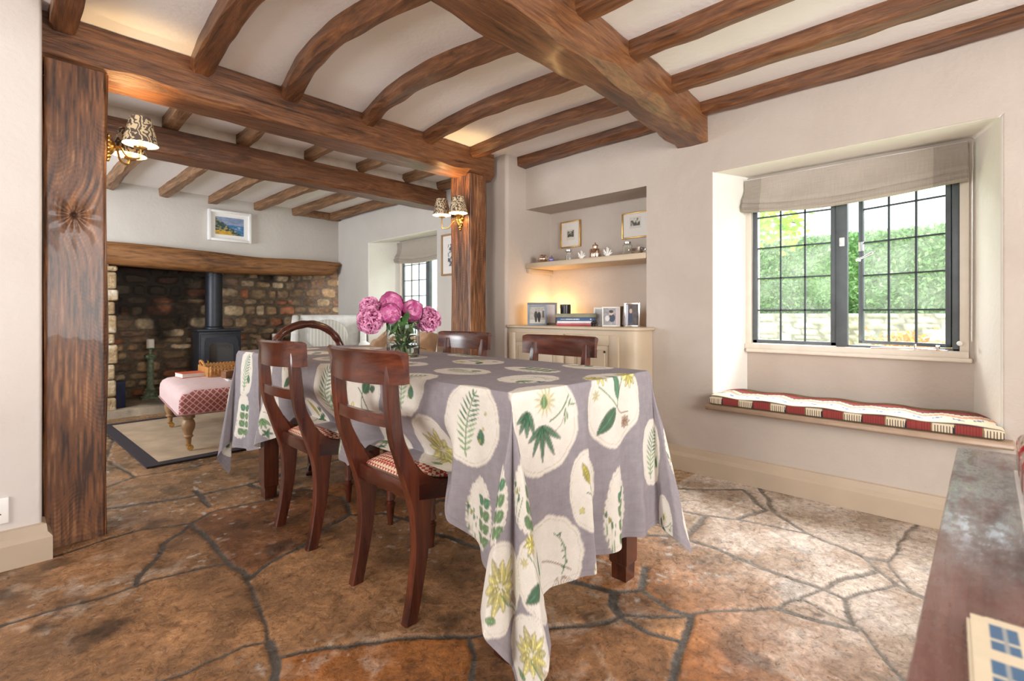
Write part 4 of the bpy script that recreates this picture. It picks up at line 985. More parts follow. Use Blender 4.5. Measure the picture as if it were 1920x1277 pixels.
            for k in range(7): blob(-0.62, 0.15, 0.13, 0.03, k * PI / 3.5, YG, 0.7, False)
        elif kind == 'bloom':
            for k in range(11):
                blob(0.05, 0.05, 0.62 if k % 2 else 0.5, 0.10, k * 2 * PI / 11 + 0.3, YG * (1.1 if k % 3 else 0.8) + 0.04, 0.8)
            for k in range(9): line([(0.05, 0.05), (0.05 + 0.2 * math.cos(k * .7), 0.05 + 0.2 * math.sin(k * .7))], 0.012, CREAM, 0.9)
            line(curve(0.05, -.1, -PI / 2 + .5, 0.8, 0.8), 0.02, GM); blob(-0.1, -0.55, 0.35, 0.07, PI * 0.9, GM); blob(0.45, -0.2, 0.35, 0.09, -0.8, BR * 1.3, 0.6)
        elif kind == 'leaf':
            line(curve(0.18, -0.85, PI / 2, 1.4, 0.15), 0.016, GM)
            for k in range(4):
                for sgn in (-1, 1): blob(0.18 + sgn * 0.03, -0.7 + 0.36 * k, 0.36, 0.15, PI / 2 - sgn * 0.9, GM * 0.9 if k < 3 else GD * 1.6)
            for k in range(4): line(curve(-0.35 - .05 * k, -0.9, PI / 2 + 0.1 * k, 0.8 + .2 * k, -0.2), 0.012, GM); blob(-0.38 - .08 * k, -0.25 + 0.15 * k, 0.22, 0.045, PI / 2, YG * 0.7 if k % 2 else GD, vein=False)
        elif kind == 'oval':
            line(curve(0.0, -0.9, PI / 2 + .2, 1.2, -0.6), 0.02, GM); blob(0.0, 0.2, 0.75, 0.13, PI / 2 + .3, YG * 0.9); blob(0.05, -.1, 0.45, 0.18, PI * 0.3, GD * 1.2)
            for k in range(5): blob(0.35, 0.0 + 0.15 * k, 0.25, 0.09, PI * 0.6 * (k % 2) + .3, GD)
            line(curve(-0.2, 0.0, -0.4, 0.9, -1.3), 0.02, GD); line(curve(0.1, 1.0, 0.2, 0.9, -3.2), 0.014, BR, 0.7); blob(-.45, -.6, 0.22, 0.09, PI / 2, YG * 1.2, 0.7)
        elif kind == 'sprig':
            line(curve(-0.6, 0.2, -0.1, 1.3, -0.5), 0.016, BR, 0.8); 
            for k in range(5): blob(-0.55, -0.1, 0.5, 0.06, -PI / 2 + 0.45 * (k - 2), GM)
            for k in range(8): line([(0.3 + 0.02 * k, -0.35), (0.1 + 0.1 * k, -0.62)], 0.009, BR, 0.7)
            pts = curve(0.4, -0.3, 0.9, 0.9, 1.6, 10); line(pts, 0.014, GM)
            for k in range(1, 10): blob(pts[k][0], pts[k][1], 0.12, 0.025, rs.uniform(0, 6), GD, vein=False)
            for k in range(5): blob(-0.3, -0.75, 0.24, 0.05, k * 1.25, GD)
        C[sl] = T
    return C
def cloth():
    st = 0.0042; ol, orr, on, of = 0.54, 0.375, 0.585, 0.50
    us = np.arange(TX0 - ol, TX1 + orr + st, st); vs = np.arange(TY0 - on, TY1 + of + st, st)
    U, V = np.meshgrid(us, vs, indexing='ij')
    S = lambda z: TT + 0.004 - z
    kn = TY0
    meds = [(1.090, kn - S(.672), .168, .158, 0, 'palm', 1), (1.478, kn - S(.690), .162, .170, 0, 'flower', 2), (1.285, kn - S(.435), .090, .135, 0.1, 'oval', 3),
            (1.480, kn - S(.295), .115, .165, 0.0, 'leaf', 4), (1.10, kn - S(.262), .150, .140, 0, 'sprig', 5), (1.735, kn - S(.46), .095, .130, -0.1, 'fern', 6), (1.86, kn - S(.20), .085, .12, 0, 'palm', 7),
            (1.30, kn - S(.19), .045, .04, 0, 'leaf', 37)]
    kl = TX0
    R90 = -PI / 2     # upright on the left hang: up is +u
    meds += [(kl - S(.665), 1.105, .125, .135, R90, 'fern', 8), (kl - S(.515), 1.33, .13, .15, R90 + 0.5, 'bloom', 9), (kl - S(.755), 1.46, .12, .13, R90, 'fern', 10), (kl - S(.40), 1.06, .09, .11, R90, 'leaf', 11),
             (kl - S(.70), 1.74, .13, .13, R90, 'oval', 12), (kl - S(.50), 1.62, .10, .13, R90, 'sprig', 13), (kl - S(.66), 2.06, .10, .16, R90, 'fern', 14), (kl - S(.47), 1.95, .10, .12, R90, 'leaf', 15),
             (kl - S(.70), 2.42, .11, .14, R90, 'flower', 16), (kl - S(.48), 2.28, .10, .12, R90, 'oval', 17), (kl - S(.70), 2.74, .09, .14, R90, 'palm', 18), (kl - S(.46), 2.62, .10, .12, R90, 'sprig', 19),
             (kl - S(.66), 3.03, .10, .14, R90, 'fern', 20), (kl - S(.40), 3.02, .11, .13, R90, 'leaf', 21), (kl - S(.33), 2.78, .07, .09, R90, 'oval', 22)]
    meds += [(1.03, 1.75, .09, .12, 0, 'fern', 23), (1.245, 1.12, .12, .10, 0, 'sprig', 24), (1.45, 1.28, .10, .14, 0, 'leaf', 25), (1.23, 1.45, .10, .13, 0, 'fern', 26), (1.70, 1.20, .09, .12, 0, 'oval', 27), (1.52, 1.68, .11, .14, 0, 'flower', 28), (1.24, 1.85, .09, .13, 0, 'palm', 29), (1.70, 1.98, .10, .12, 0, 'leaf', 30), (1.42, 2.12, .12, .12, 0, 'bloom', 31), (1.15, 2.3, .11, .14, 0, 'fern', 32),
             (1.50, 2.5, .13, .12, 0, 'palm', 33), (1.25, 2.72, .12, .14, 0, 'flower', 34), (1.6, 2.85, .12, .13, 0, 'fern', 35), (1.3, 3.08, .12, .10, 0, 'sprig', 36)]
    # corner falls (near left corner, material diagonal) and other corners
    meds += [(kl - .13, kn - .24, .10, .115, -0.9, 'leaf', 40), (kl - .27, kn - .13, .10, .115, -0.9, 'leaf', 41), (kl - .22, kn - .42, .12, .12, -0.8, 'flower', 42), (kl - .40, kn - .30, .12, .12, -0.8, 'bloom', 43), (kl - .40, kn - .52, .10, .10, -0.8, 'bloom', 44), (1.0, kn - .50, .08, .06, 0, 'bloom', 49),
             (kl - .20, TY1 + .20, .12, .12, -2.2, 'leaf', 45), (kl - .38, TY1 + .38, .10, .10, -2.2, 'fern', 46), (TX1 + .22, kn - .25, .12, .12, 0.8, 'leaf', 47), (TX1 + .38, kn - .45, .11, .11, 0.8, 'palm', 48)]
    C = paint(U, V, meds)
    lim_l = 0.372 + 0.14 * (1 - smooth(V, 0.95, 1.26)) + 0.16 * smooth(V, 2.45, 2.95); U = np.maximum(U, TX0 - lim_l)
    hem = np.minimum(np.minimum(U - (TX0 - lim_l), us[-1] - U), np.minimum(V - vs[0], vs[-1] - V)); C = np.where((np.abs(hem - 0.018) < 0.002)[..., None], C * 0.9, C)
    ax = np.maximum(np.maximum(TX0 - U, U - TX1), 0); ay = np.maximum(np.maximum(TY0 - V, V - TY1), 0)
    sx = np.where(U < TX0, -1, 1); sy = np.where(V < TY0, -1, 1)
    X = np.clip(U, TX0, TX1); Y = np.clip(V, TY0, TY1); Z = np.full(U.shape, TT + 0.004)
    Z = Z + 0.0012 * (fbm(U * 9, V * 9, 77, 3) - 0.5) * (ax + ay == 0)
    # soft shoulder at the edge
    # ---- side drops
    ramp_ = lambda d: smooth(d, 0.0, 0.16)           # folds die out towards the corners
    # x sides
    m = (ax > 0) & (ay == 0); t = V; dc = np.minimum(V - TY0, TY1 - V)
    f = (0.5 * np.sin(t * 21 + 1.0) + 0.5 * np.sin(t * 33 + 0.4)) * ramp_(dc)
    off = 0.035 * ax + (0.030 * f + 0.012) * (ax / 0.37) ** 1.3
    kc = 0.05 * ax; off = off * ramp_(dc) + kc * (1 - ramp_(dc))
    off = off + 0.008 * smooth(ax, 0, 0.02)
    zz = TT + 0.004 - np.sqrt(np.maximum(ax ** 2 - (off * 0.7) ** 2, 0))
    # cloth lying back over the chair seats
    seat = np.zeros(U.shape)
    for (ya, yb) in ((1.21, 1.74), (1.93, 2.45)):
        seat = np.maximum(seat, smooth(t, ya - 0.05, ya + 0.03) * (1 - smooth(t, yb - 0.03, yb + 0.05)))
    pinch = seat * smooth(ax, 0.10, 0.30) * (sx < 0); off = off * (1 - pinch) - 0.075 * pinch
    lim = 0.492; over = np.maximum(lim - zz, 0) * seat * (sx < 0)
    zz = zz + over * 0.93; off = off + over * 0.75
    seat2 = np.zeros(U.shape)
    for (ya, yb) in ((1.38, 1.84), (2.12, 2.58)):
        seat2 = np.maximum(seat2, smooth(t, ya - 0.05, ya + 0.03) * (1 - smooth(t, yb - 0.03, yb + 0.05)))
    over = np.maximum(lim - zz, 0) * seat2 * (sx > 0); zz = zz + over * 0.93; off = off + over * 0.6
    X = np.where(m, X + sx * off, X); Z = np.where(m, zz, Z)
    # y ends
    m = (ay > 0) & (ax == 0); t = U; dc = np.minimum(U - TX0, TX1 - U)
    f = (0.75 * np.exp(-((t - 1.285) / 0.035) ** 2) - 0.45 * np.exp(-((t - 1.345) / 0.05) ** 2) + 0.65 * np.exp(-((t - 1.62) / 0.04) ** 2) - 0.4 * np.exp(-((t - 1.54) / 0.05) ** 2)) * ramp_(dc)
    f = f + 0.25 * np.sin(t * 26 + 1.2) * ramp_(dc)
    off = (0.03 * ay + 0.062 * f * (ay / 0.58) ** 0.7 * smooth(ay, 0, .12) + 0.01) * ramp_(dc) + 0.05 * ay * (1 - ramp_(dc))
    zz = TT + 0.004 - np.sqrt(np.maximum(ay ** 2 - (off * 0.7) ** 2, 0))
    Y = np.where(m, Y + sy * (off + 0.006 * smooth(ay, 0, 0.02)), Y); Z = np.where(m, zz, Z)
    # corners: cloth hangs in two lobes with a deep pleat between
    K = [(0, .05, 0.0), (12, .11, -.04), (24, .20, -.02), (33, .225, .05), (40, .13, .085), (45, .035, .035), (50, .085, .13), (57, .05, .225), (66, -.02, .20), (78, -.04, .11), (90, 0.0, .05)]
    ph = np.degrees(np.arctan2(ay, np.maximum(ax, 1e-9))); r = np.hypot(ax, ay); m = (ax > 0) & (ay > 0)
    kx = np.zeros(U.shape); ky = np.zeros(U.shape)
    A_ = np.array([k[0] for k in K], float); KX = np.array([k[1] for k in K]); KY = np.array([k[2] for k in K])
    fine = np.linspace(0, 90, 361)
    def cr(vals):
        out = np.interp(fine, A_, vals); ker = np.hanning(27); ker /= ker.sum(); pad = np.concatenate([np.full(13, out[0]), out, np.full(13, out[-1])]); return np.convolve(pad, ker, 'valid')
    gx, gy = cr(KX), cr(KY)
    kx = np.interp(ph, fine, gx); ky = np.interp(ph, fine, gy)
    rr = r * smooth(r, -0.1, 0.25)
    ox, oy = rr * kx, rr * ky
    far_c = (sy > 0)
    ox = np.where(far_c, ox * 0.7, ox); oy = np.where(far_c, oy * 0.7, oy)
    zz = TT + 0.004 - np.sqrt(np.maximum(r ** 2 - ox ** 2 - oy ** 2, 0))
    zz = np.maximum(zz, 0.006 + 0.01 * np.abs(np.sin(r * 60)))
    X = np.where(m, X + sx * (ox + 0.008 * smooth(ax, 0, .02)), X); Y = np.where(m, Y + sy * (oy + .006 * smooth(ay, 0, .02)), Y); Z = np.where(m, zz, Z)
    hang = smooth(ax + ay, 0.02, 0.2)
    crk = 0.006 * (fbm(U * 14, V * 14, 90, 4) - .5) * hang
    X = X + crk * sx * (ay == 0); Y = Y + crk * sy * (ax == 0)
    P = np.stack([X, Y, Z], -1)
    o = grid_obj('tablecloth', P, C, colmat('printed_linen', 0.85, 420, 0.25, 0.10, trans=0.12))
    tag(o, 'lavender grey tablecloth printed with cream botanical medallions, draped over the dining table', 'tablecloth')
cloth()
# ================================================================== CHAIRS
M_seat = check('woven_check', (0.40, 0.045, 0.03), (0.72, 0.56, 0.40), 80)
def cat(pts, n=8):
    P = [Vector(p) for p in pts]; out = []
    for i in range(len(P) - 1):
        p0, p1, p2, p3 = P[max(i - 1, 0)], P[i], P[i + 1], P[min(i + 2, len(P) - 1)]
        for k in range(n):
            t = k / n; out.append(0.5 * ((2 * p1) + (p2 - p0) * t + (2 * p0 - 5 * p1 + 4 * p2 - p3) * t * t + (3 * p1 - p0 - 3 * p2 + p3) * t ** 3))
    out.append(P[-1]); return out
def dining_chair(label, loc, rz, group):
    """local: back at x~0, front towards +x, centre y=0"""
    t = thing('dining_chair', label, 'chair', loc, rz, group); W = 0.17
    # back stile + sabre leg: profile of (x_back, x_front) by z
    prof = [(0.000, 0.045, 0.0), (0.020, 0.068, 0.10), (0.034, 0.090, 0.22), (0.030, 0.100, 0.33), (0.016, 0.105, 0.395), (-0.004, 0.068, 0.455), (-0.028, 0.028, 0.53), (-0.050, -0.004, 0.60), (-0.064, -0.018, 0.70), (-0.068, -0.026, 0.78), (-0.066, -0.036, 0.835)]
    pb = cat([(a, 0, z) for a, b_, z in prof], 6); pf = cat([(b_, 0, z) for a, b_, z in prof], 6)
    for s in (-1, 1):
        rings = []
        for a, c in zip(pb, pf):
            hw = 0.016 if a.z < 0.78 else 0.016 - 0.10 * (a.z - 0.78)
            y = s * (W + 0.012 * (a.z / 0.83) * 0)
            ch = 0.004
            rings.append([(a.x + ch, y - hw, a.z), (c.x - ch, y - hw, c.z), (c.x, y - hw + ch, c.z), (c.x, y + hw - ch, c.z), (c.x - ch, y + hw, c.z), (a.x + ch, y + hw, a.z), (a.x, y + hw - ch, a.z), (a.x, y - hw + ch, a.z)])
        b = B(); b.loft(rings); b.build('back_leg', M_mah['Z'], t, ang=40)
    # top rail: concave, overhanging, with thick rounded top
    rings = []; n = 26
    for i in range(n + 1):
        u = -1 + 2 * i / n; y = u * 0.238; cx = -0.050 - 0.030 * (1 - u * u) + 0.018 * u * u
        e = 1 - 0.05 * max(0, abs(u) - 0.94) / 0.06
        z0, z1 = 0.768 + 0.006 * u * u, 0.768 + 0.108 * e
        rings.append([(cx - 0.012, y, z0), (cx + 0.010, y, z0 + 0.002), (cx + 0.008, y, (z0 + z1) / 2), (cx + 0.006, y, z1 - 0.006), (cx + 0.001, y, z1), (cx - 0.018, y, z1 + 0.001), (cx - 0.024, y, z1 - 0.007), (cx - 0.014, y, z1 - 0.035), (cx - 0.012, y, (z0 + z1) / 2)])
    b = B(); b.loft(rings); b.build('top_rail', M_mah['Y'], t, ang=50)
    rings = []
    for i in range(15):
        u = -1 + 2 * i / 14; y = u * 0.158; cx = -0.045 - 0.014 * (1 - u * u); z = 0.655
        rings.append([(cx - 0.008, y, z - 0.02), (cx + 0.008, y, z - 0.02), (cx + 0.007, y, z + 0.02), (cx - 0.009, y, z + 0.02)])
    b = B(); b.loft(rings); b.build('cross_rail', M_mah['Y'], t, ang=30)
    # seat rails, side rails scoop up into the stile
    for s in (-1, 1):
        top = cat([(0.040, 0, 0.512), (0.075, 0, 0.470), (0.13, 0, 0.446), (0.22, 0, 0.437), (0.40, 0, 0.440)], 5); rings = []
        for p in top:
            bt = 0.385 - 0.012 * math.sin(PI * (p.x - 0.09) / 0.31); y = s * (W + 0.002 + 0.15 * (p.x - 0.05))
            rings.append([(p.x, y - 0.014, bt), (p.x, y + 0.014, bt), (p.x, y + 0.014, p.z - 0.004), (p.x, y + 0.008, p.z), (p.x, y - 0.008, p.z), (p.x, y - 0.014, p.z - 0.004)])
        b = B(); b.loft(rings); b.build('side_rail', M_mah['X'], t, ang=35)
    b = B(); b.box(0.03, 0.055, -W + 0.01, W - 0.01, 0.385, 0.44, 0.004); b.build('back_rail', M_mah['Y'], t)
    b = B(); b.box(0.375, 0.405, -W - 0.055, W + 0.055, 0.385, 0.44, 0.006); b.build('front_rail', M_mah['Y'], t)
    for s in (-1, 1):
        b = B(); b.lathe([(0.011, 0), (0.013, 0.015), (0.02, 0.085), (0.024, 0.092), (0.024, 0.102), (0.017, 0.107), (0.017, 0.115), (0.022, 0.12), (0.021, 0.13), (0.018, 0.14), (0.025, 0.30), (0.026, 0.315), (0.020, 0.325), (0.026, 0.34), (0.026, 0.39)], 16, (0.385, s * 0.20, 0))
        b.build('front_leg', M_mah['Z'], t, ang=50)
    # padded seat
    n, m = 22, 22; rings = []; b = B()
    V_ = []
    for i in range(n + 1):
        u = i / n; x = 0.045 + 0.345 * u; hw = (W - 0.006) + 0.052 * u; row = []
        for j in range(m + 1):
            v = -1 + 2 * j / m
            dome = (1 - abs(2 * u - 1) ** 3) ** 0.5 * (1 - abs(v) ** 3.2) ** 0.5
            row.append(b.bm.verts.new((x, v * hw, 0.432 + 0.048 * dome)))
        V_.append(row)
    for i in range(n):
        for j in range(m): b.bm.faces.new((V_[i][j], V_[i + 1][j], V_[i + 1][j + 1], V_[i][j + 1]))
    b.build('seat', M_seat, t, label='red and cream checked woven seat')
    return t
g1 = 'mahogany dining chairs round the table'
c0 = dining_chair('mahogany dining chair, back towards the camera, nearest at the left side of the table', (0.885, 1.50, 0), 0, g1)
dup(c0, (0.885, 2.215, 0), 0, 'mahogany dining chair on the left side of the table, the one nearer the fireplace')
dup(c0, (1.965, 1.60, 0), PI, 'dining chair across the table standing in front of the cream cupboard')
dup(c0, (1.965, 2.35, 0), PI, 'dining chair across the table standing by the right oak post, behind the peonies')
# balloon back chair at the far end
def balloon():
    t = thing('carved_chair', 'carved round-backed wooden chair at the far end of the table', 'chair', (1.525, 3.43, 0), -PI / 2 )
    b = B(); pts = []
    for k in range(25):
        a = -0.45 + (PI + 0.9) * k / 24; pts.append((-0.055 + 0.07 * (0.72 - (0.70 + 0.215 * math.sin(a))) , 0.25 * math.cos(a), 0.70 + 0.215 * math.sin(a)))
    b.tube(pts, [0.024 + 0.006 * abs(math.sin(k * 1.3)) for k in range(25)], 10, 3)
    for k in range(21):
        a = 0.45 + 2.25 * k / 20; b.sphere((-0.052 - 0.02 * math.sin(a), 0.25 * math.cos(a), 0.70 + 0.215 * math.sin(a) + 0.006), 0.014, (1.3, 1, 1), 8, 6)
    b.build('back_hoop', M_mah['Y'], t)
    b = B(); b.tube([(-0.02, 0.17, 0.64), (0.0, 0.12, 0.60), (0.005, 0, 0.585), (0.0, -0.12, 0.60), (-0.02, -0.17, 0.64)], 0.016, 8, 4); b.build('cross_rail', M_mah['Y'], t)
    for s in (-1, 1):
        b = B(); b.tube([(-0.04, s * 0.215, 0.60), (0.0, s * 0.19, 0.50), (0.02, s * 0.18, 0.42), (0.0, s * 0.18, 0.2), (-0.04, s * 0.19, 0.0)], [0.018, 0.02, 0.024, 0.019, 0.017], 8, 5); b.build('back_leg', M_mah['Z'], t)
        b = B(); b.tube([(0.43, s * 0.20, 0.42), (0.455, s * 0.215, 0.33), (0.45, s * 0.21, 0.2), (0.43, s * 0.20, 0.08), (0.445, s * 0.21, 0.028), (0.46, s * 0.215, 0.012)], [0.03, 0.032, 0.02, 0.014, 0.018, 0.024], 10, 5); b.build('front_leg', M_mah['Z'], t)
    b = B(); b.box(0.0, 0.45, -0.215, 0.215, 0.37, 0.435, 0.02, 3); b.build('seat_frame', M_mah['X'], t)
    b = B(); b.box(0.02, 0.44, -0.205, 0.205, 0.425, 0.485, 0.028, 4); b.build('seat', plain('pale_upholstery', (0.55, 0.5, 0.42), 0.9), t)
balloon()
# ================================================================== PEONIES
def vase():
    t = thing('glass_vase', 'clear glass vase of water on the tablecloth holding the peonies', 'vase', (1.43, 2.15, 0.7705))
    ro, ri, h = 0.083, 0.0795, 0.165
    b = B(); b.lathe([(0.0, 0.0), (ro * 0.96, 0.0), (ro, 0.006), (ro * 1.0, h - 0.004), (ro + 0.001, h), (ri, h), (ri, 0.014), (ri * 0.95, 0.010), (0.0, 0.010)], 48, cap=False); b.build('glass_body', M_glass, t, ang=60)
    b = B(); b.lathe([(0, 0.0112), (ri * 0.94, 0.0112), (ri - 0.0006, 0.015), (ri - 0.0006, 0.062), (0, 0.062)], 48, cap=False); b.build('water', M_water, t, ang=60)
vase()
M_petal = colmat('peony_petal', 0.55, 60, 0.2, 0.12)
_nt = M_petal.node_tree; _b = _nt.nodes['Principled BSDF']; _t = N(_nt, 'ShaderNodeBsdfTranslucent'); _t.inputs[0].default_value = (0.9, 0.34, 0.62, 1)
_m = N(_nt, 'ShaderNodeMixShader'); _m.inputs[0].default_value = 0.3; _nt.links.new(_b.outputs[0], _m.inputs[1]); _nt.links.new(_t.outputs[0], _m.inputs[2]); _nt.links.new(_m.outputs[0], _nt.nodes['Material Output'].inputs[0])
for _n in _nt.nodes:
    if _n.type == 'VERTEX_COLOR': _nt.links.new(_n.outputs[0], _t.inputs[0])
M_leaf = plain('peony_leaf', (0.09, 0.20, 0.06), 0.45, vary=0.35, vscale=25); M_stem = plain('peony_stem', (0.20, 0.30, 0.10), 0.5, vary=0.2)
def petal(b, c, d, r, w_, cup, rs, jag=False):
    d = Vector(d).normalized(); up = Vector((rs.uniform(-1, 1), rs.uniform(-1, 1), rs.uniform(-1, 1))); s = d.cross(up).normalized(); u = s.cross(d).normalized()
    n, m = 5, 5; G = []
    ph = rs.uniform(0, 6)
    for i in range(n + 1):
        a = i / n; row = []
        for j in range(m + 1):
            v = -1 + 2 * j / m; ww = w_ * (0.35 + 0.65 * math.sin(min(a * 1.25, 1) * PI / 2)) * (1 - 0.35 * max(0, a - 0.75) * 4 * abs(v))
            ang = cup * (a - 0.15)
            hgt = math.sin(ang) * r; rad = math.cos(ang) * r * 0.98 + 0.1 * r * (1 - a)
            ruf = 0.10 * r * math.sin(v * 8 + ph) * a * a + (0.12 * r * a ** 3 if jag else 0)
            if jag:
                p = Vector(c) + d * (r * (0.50 + 0.50 * a - 0.10 * v * v * a)) + u * (r * 0.30 * math.sin(a * 2.4) - 0.12 * r + 0.09 * r * math.sin(v * 8 + ph) * a) + s * (v * ww * 1.25)
            else: p = Vector(c) + d * (rad - 0.18 * r * v * v * a + ruf) + u * (hgt - 0.1 * r) + s * (v * ww)
            vv = b.bm.verts.new(p); row.append(vv); q_ = min(1, max(0, a * a * 1.15 - (0.1 if jag else 0) + 0.12 * math.sin(v * 9 + ph))); vv[b.cl] = (0.52 + 0.38 * q_, 0.07 + 0.38 * q_, 0.26 + 0.40 * q_, 1)
        G.append(row)
    for i in range(n):
        for j in range(m): b.bm.faces.new((G[i][j], G[i + 1][j], G[i + 1][j + 1], G[i][j + 1]))
def peony(c, r, axis, openn, seed, label):
    rs = random.Random(seed); t = thing('peony', label, 'flower', c, 0, 'pink peonies in the glass vase')
    b = B(); ax = Vector(axis).normalized(); r *= 1.08; k = 190 if openn else 50; b.cl = b.bm.verts.layers.float_color.new('Col')
    b.sphere((0, 0, 0), r * 0.62, (1, 1, 1), 14, 10)
    for vv in b.bm.verts: vv[b.cl] = (0.5, 0.05, 0.22, 1)
    for i in range(k):
        f = (i + 0.5) / k; th = i * 2.399; z = 1 - 1.75 * f; q = math.sqrt(max(0, 1 - z * z)); side = ax.orthogonal().normalized(); sd2 = ax.cross(side)
        d = ax * z + (side * math.cos(th) + sd2 * math.sin(th)) * q + Vector([rs.uniform(-.25, .25) for _ in range(3)]) * (1.2 if openn else 0.5)
        rr = r * (rs.uniform(0.80, 1.08) if openn else rs.uniform(0.86, 0.97))
        petal(b, (0, 0, 0), d, rr, r * (rs.uniform(0.22, 0.4) if openn else rs.uniform(0.5, 0.75)), 1.15 if openn else 0.85, rs, openn)
    b.build('bloom', M_petal, t, ang=80)
    # stem down into the vase + leaves
    end = Vector((1.43 + rs.uniform(-.04, .04), 2.15 + rs.uniform(-.04, .04), 0.79)) - Vector(c); mid = end * 0.45 + Vector((0, 0, 0.0)); mid.z = 0.945 - c[2]
    hx = Vector((1.43, 2.15, 0)) - Vector((c[0], c[1], 0)); mid.x = hx.x * 0.55 ; mid.y = hx.y * 0.55
    rim = Vector(c) + mid; dv = Vector((rim.x - 1.43, rim.y - 2.15)); 
    if dv.length > 0.06: dv = dv.normalized() * 0.06; mid.x = 1.43 + dv.x - c[0]; mid.y = 2.15 + dv.y - c[1]
    b = B(); b.tube([(0, 0, -r * 0.5), mid, end], [0.004, 0.0038, 0.0035], 8, 6); b.build('stem', M_stem, t)
    nl = 3
    for i in range(nl):
        b = B(); p = mid.lerp(end, rs.uniform(-0.25, 0.75)) if i else mid * 0.8; a = rs.uniform(0, 2 * PI); dr = Vector((math.cos(a) * 0.4, math.sin(a) * 0.4, rs.uniform(-0.9, 0.5))).normalized()
        w3 = Vector(c) + p; cen = Vector((1.43, 2.15, w3.z)) - w3
        inside = w3.z < 0.935
        if inside: dr = (cen.normalized() * 0.6 + Vector((0, 0, rs.choice([-1, 1]) * 0.9))).normalized() if cen.length > 0.01 else Vector((0.2, 0, 1)).normalized()
        ln = rs.uniform(0.05, 0.085) if not inside else 0.055; s_ = dr.cross(Vector((rs.uniform(-1, 1), rs.uniform(-1, 1), 0.3))).normalized(); G = []
        nn_ = dr.cross(s_)
        for q in range(9):
            tt = q / 8; wv = 0.016 * math.sin(PI * min(1, tt * 0.97 + 0.03)) ** 0.8; cc = p + dr * ln * tt + nn_ * (-0.012 * tt * tt) 
            G.append([b.bm.verts.new(cc - s_ * wv + nn_ * 0.003), b.bm.verts.new(cc), b.bm.verts.new(cc + s_ * wv + nn_ * 0.003)])
        for A1, A2 in zip(G, G[1:]):
            for j in range(2): b.bm.faces.new((A1[j], A2[j], A2[j + 1], A1[j + 1]))
        b.build('leaf', M_leaf, t, ang=80)
yv = 2.15
for (x, y, z, r, ax, op, sd, lb) in [
    (1.245, 2.15, 0.957, 0.062, (-0.6, -.5, 0.0), True, 1, 'large open ruffled peony at the far left of the bunch, lowest'),
    (1.27, 2.20, 1.022, 0.050, (-.4, -.4, .6), True, 2, 'open peony at the upper left of the bunch, above the lowest left bloom'),
    (1.360, 2.15, 1.038, 0.056, (-.1, -.5, .8), False, 3, 'rounded peony at the top centre of the bunch'),
    (1.317, 2.09, 0.992, 0.046, (-.3, -.8, .2), False, 4, 'tight rounded peony bud in front, left of centre'),
    (1.462, 2.12, 1.003, 0.052, (.0, -.7, .5), False, 5, 'half-closed peony in front, right of centre'),
    (1.560, 2.11, 0.958, 0.062, (.5, -.5, .1), True, 6, 'large frilly open peony at the far right of the bunch'),
    (1.530, 2.21, 1.000, 0.056, (.4, 0, .7), True, 7, 'open peony at the upper right, behind the frilly right bloom')]:
    peony((x, y, z), r, ax, op, sd, lb)
def greens():
    t = thing('leaf_sprig', 'dark green peony foliage filling the vase neck', 'foliage', (1.43, 2.15, 0.80)); rs = random.Random(4)
    b = B(); b.tube([(0, 0, -0.015), (0.01, 0, 0.08), (0.0, 0, 0.15)], 0.004, 6, 4); b.build('stem', M_stem, t)
    for i in range(46):
        b = B(); a = rs.uniform(0, 2 * PI); z0 = rs.uniform(0.0, 0.15); rad = 0.045 if z0 < 0.12 else 0.05
        p = Vector((rad * 0.4 * math.cos(a), rad * 0.4 * math.sin(a), z0)); el = rs.uniform(0.3, 1.2) if z0 < 0.12 else rs.uniform(-0.5, 0.9)
        if i < 3: p.z = 0.03; el = -0.15
        dr = Vector((math.cos(a) * math.cos(el), math.sin(a) * math.cos(el), math.sin(el))); ln = 0.052 if z0 < 0.12 else 0.10
        s_ = dr.cross(Vector((0, 0, 1))).normalized(); nn_ = dr.cross(s_); G = []
        for q in range(9):
            tt = q / 8; wv = 0.018 * math.sin(PI * min(1, tt * 0.97 + 0.03)) ** 0.8; cc = p + dr * ln * tt + nn_ * (0.01 * tt * tt)
            G.append([b.bm.verts.new(cc - s_ * wv), b.bm.verts.new(cc + nn_ * 0.003), b.bm.verts.new(cc + s_ * wv)])
        for A1, A2 in zip(G, G[1:]):
            for j in range(2): b.bm.faces.new((A1[j], A2[j], A2[j + 1], A1[j + 1]))
        b.build('leaf', M_leaf, t, ang=80)
greens()
# ================================================================== WALL LAMPS
def shade_mat():
    m, nt, bs = newmat('foliage_shade'); v = coords(nt)
    n = N(nt, 'ShaderNodeTexWave'); n.inputs['Scale'].default_value = 14; n.inputs['Distortion'].default_value = 11; n.inputs['Detail'].default_value = 1.0; n.inputs['Detail Scale'].default_value = 2.6
    nt.links.new(v, n.inputs[0]); c = ramp(nt, n.outputs[1], [(0.40, (0.16, 0.12, 0.10)), (0.48, (0.26, 0.20, 0.16)), (0.52, (0.74, 0.60, 0.38)), (0.9, (0.80, 0.68, 0.46))])
    nt.links.new(c, bs.inputs['Base Color']); bs.inputs['Roughness'].default_value = 0.8
    tr = N(nt, 'ShaderNodeBsdfTranslucent'); nt.links.new(c, tr.inputs[0]); ms = N(nt, 'ShaderNodeMixShader'); ms.inputs[0].default_value = 0.42
    nt.links.new(bs.outputs[0], ms.inputs[1]); nt.links.new(tr.outputs[0], ms.inputs[2]); nt.links.new(ms.outputs[0], nt.nodes['Material Output'].inputs[0]); return m
M_shade = shade_mat(); M_liner = plain('shade_liner', (0.9, 0.86, 0.78), 0.7, vary=0.02)
M_bulb = plain('lit_bulb', (1, 0.9, 0.7), 0.5, emit=((1.0, 0.72, 0.38), 14))
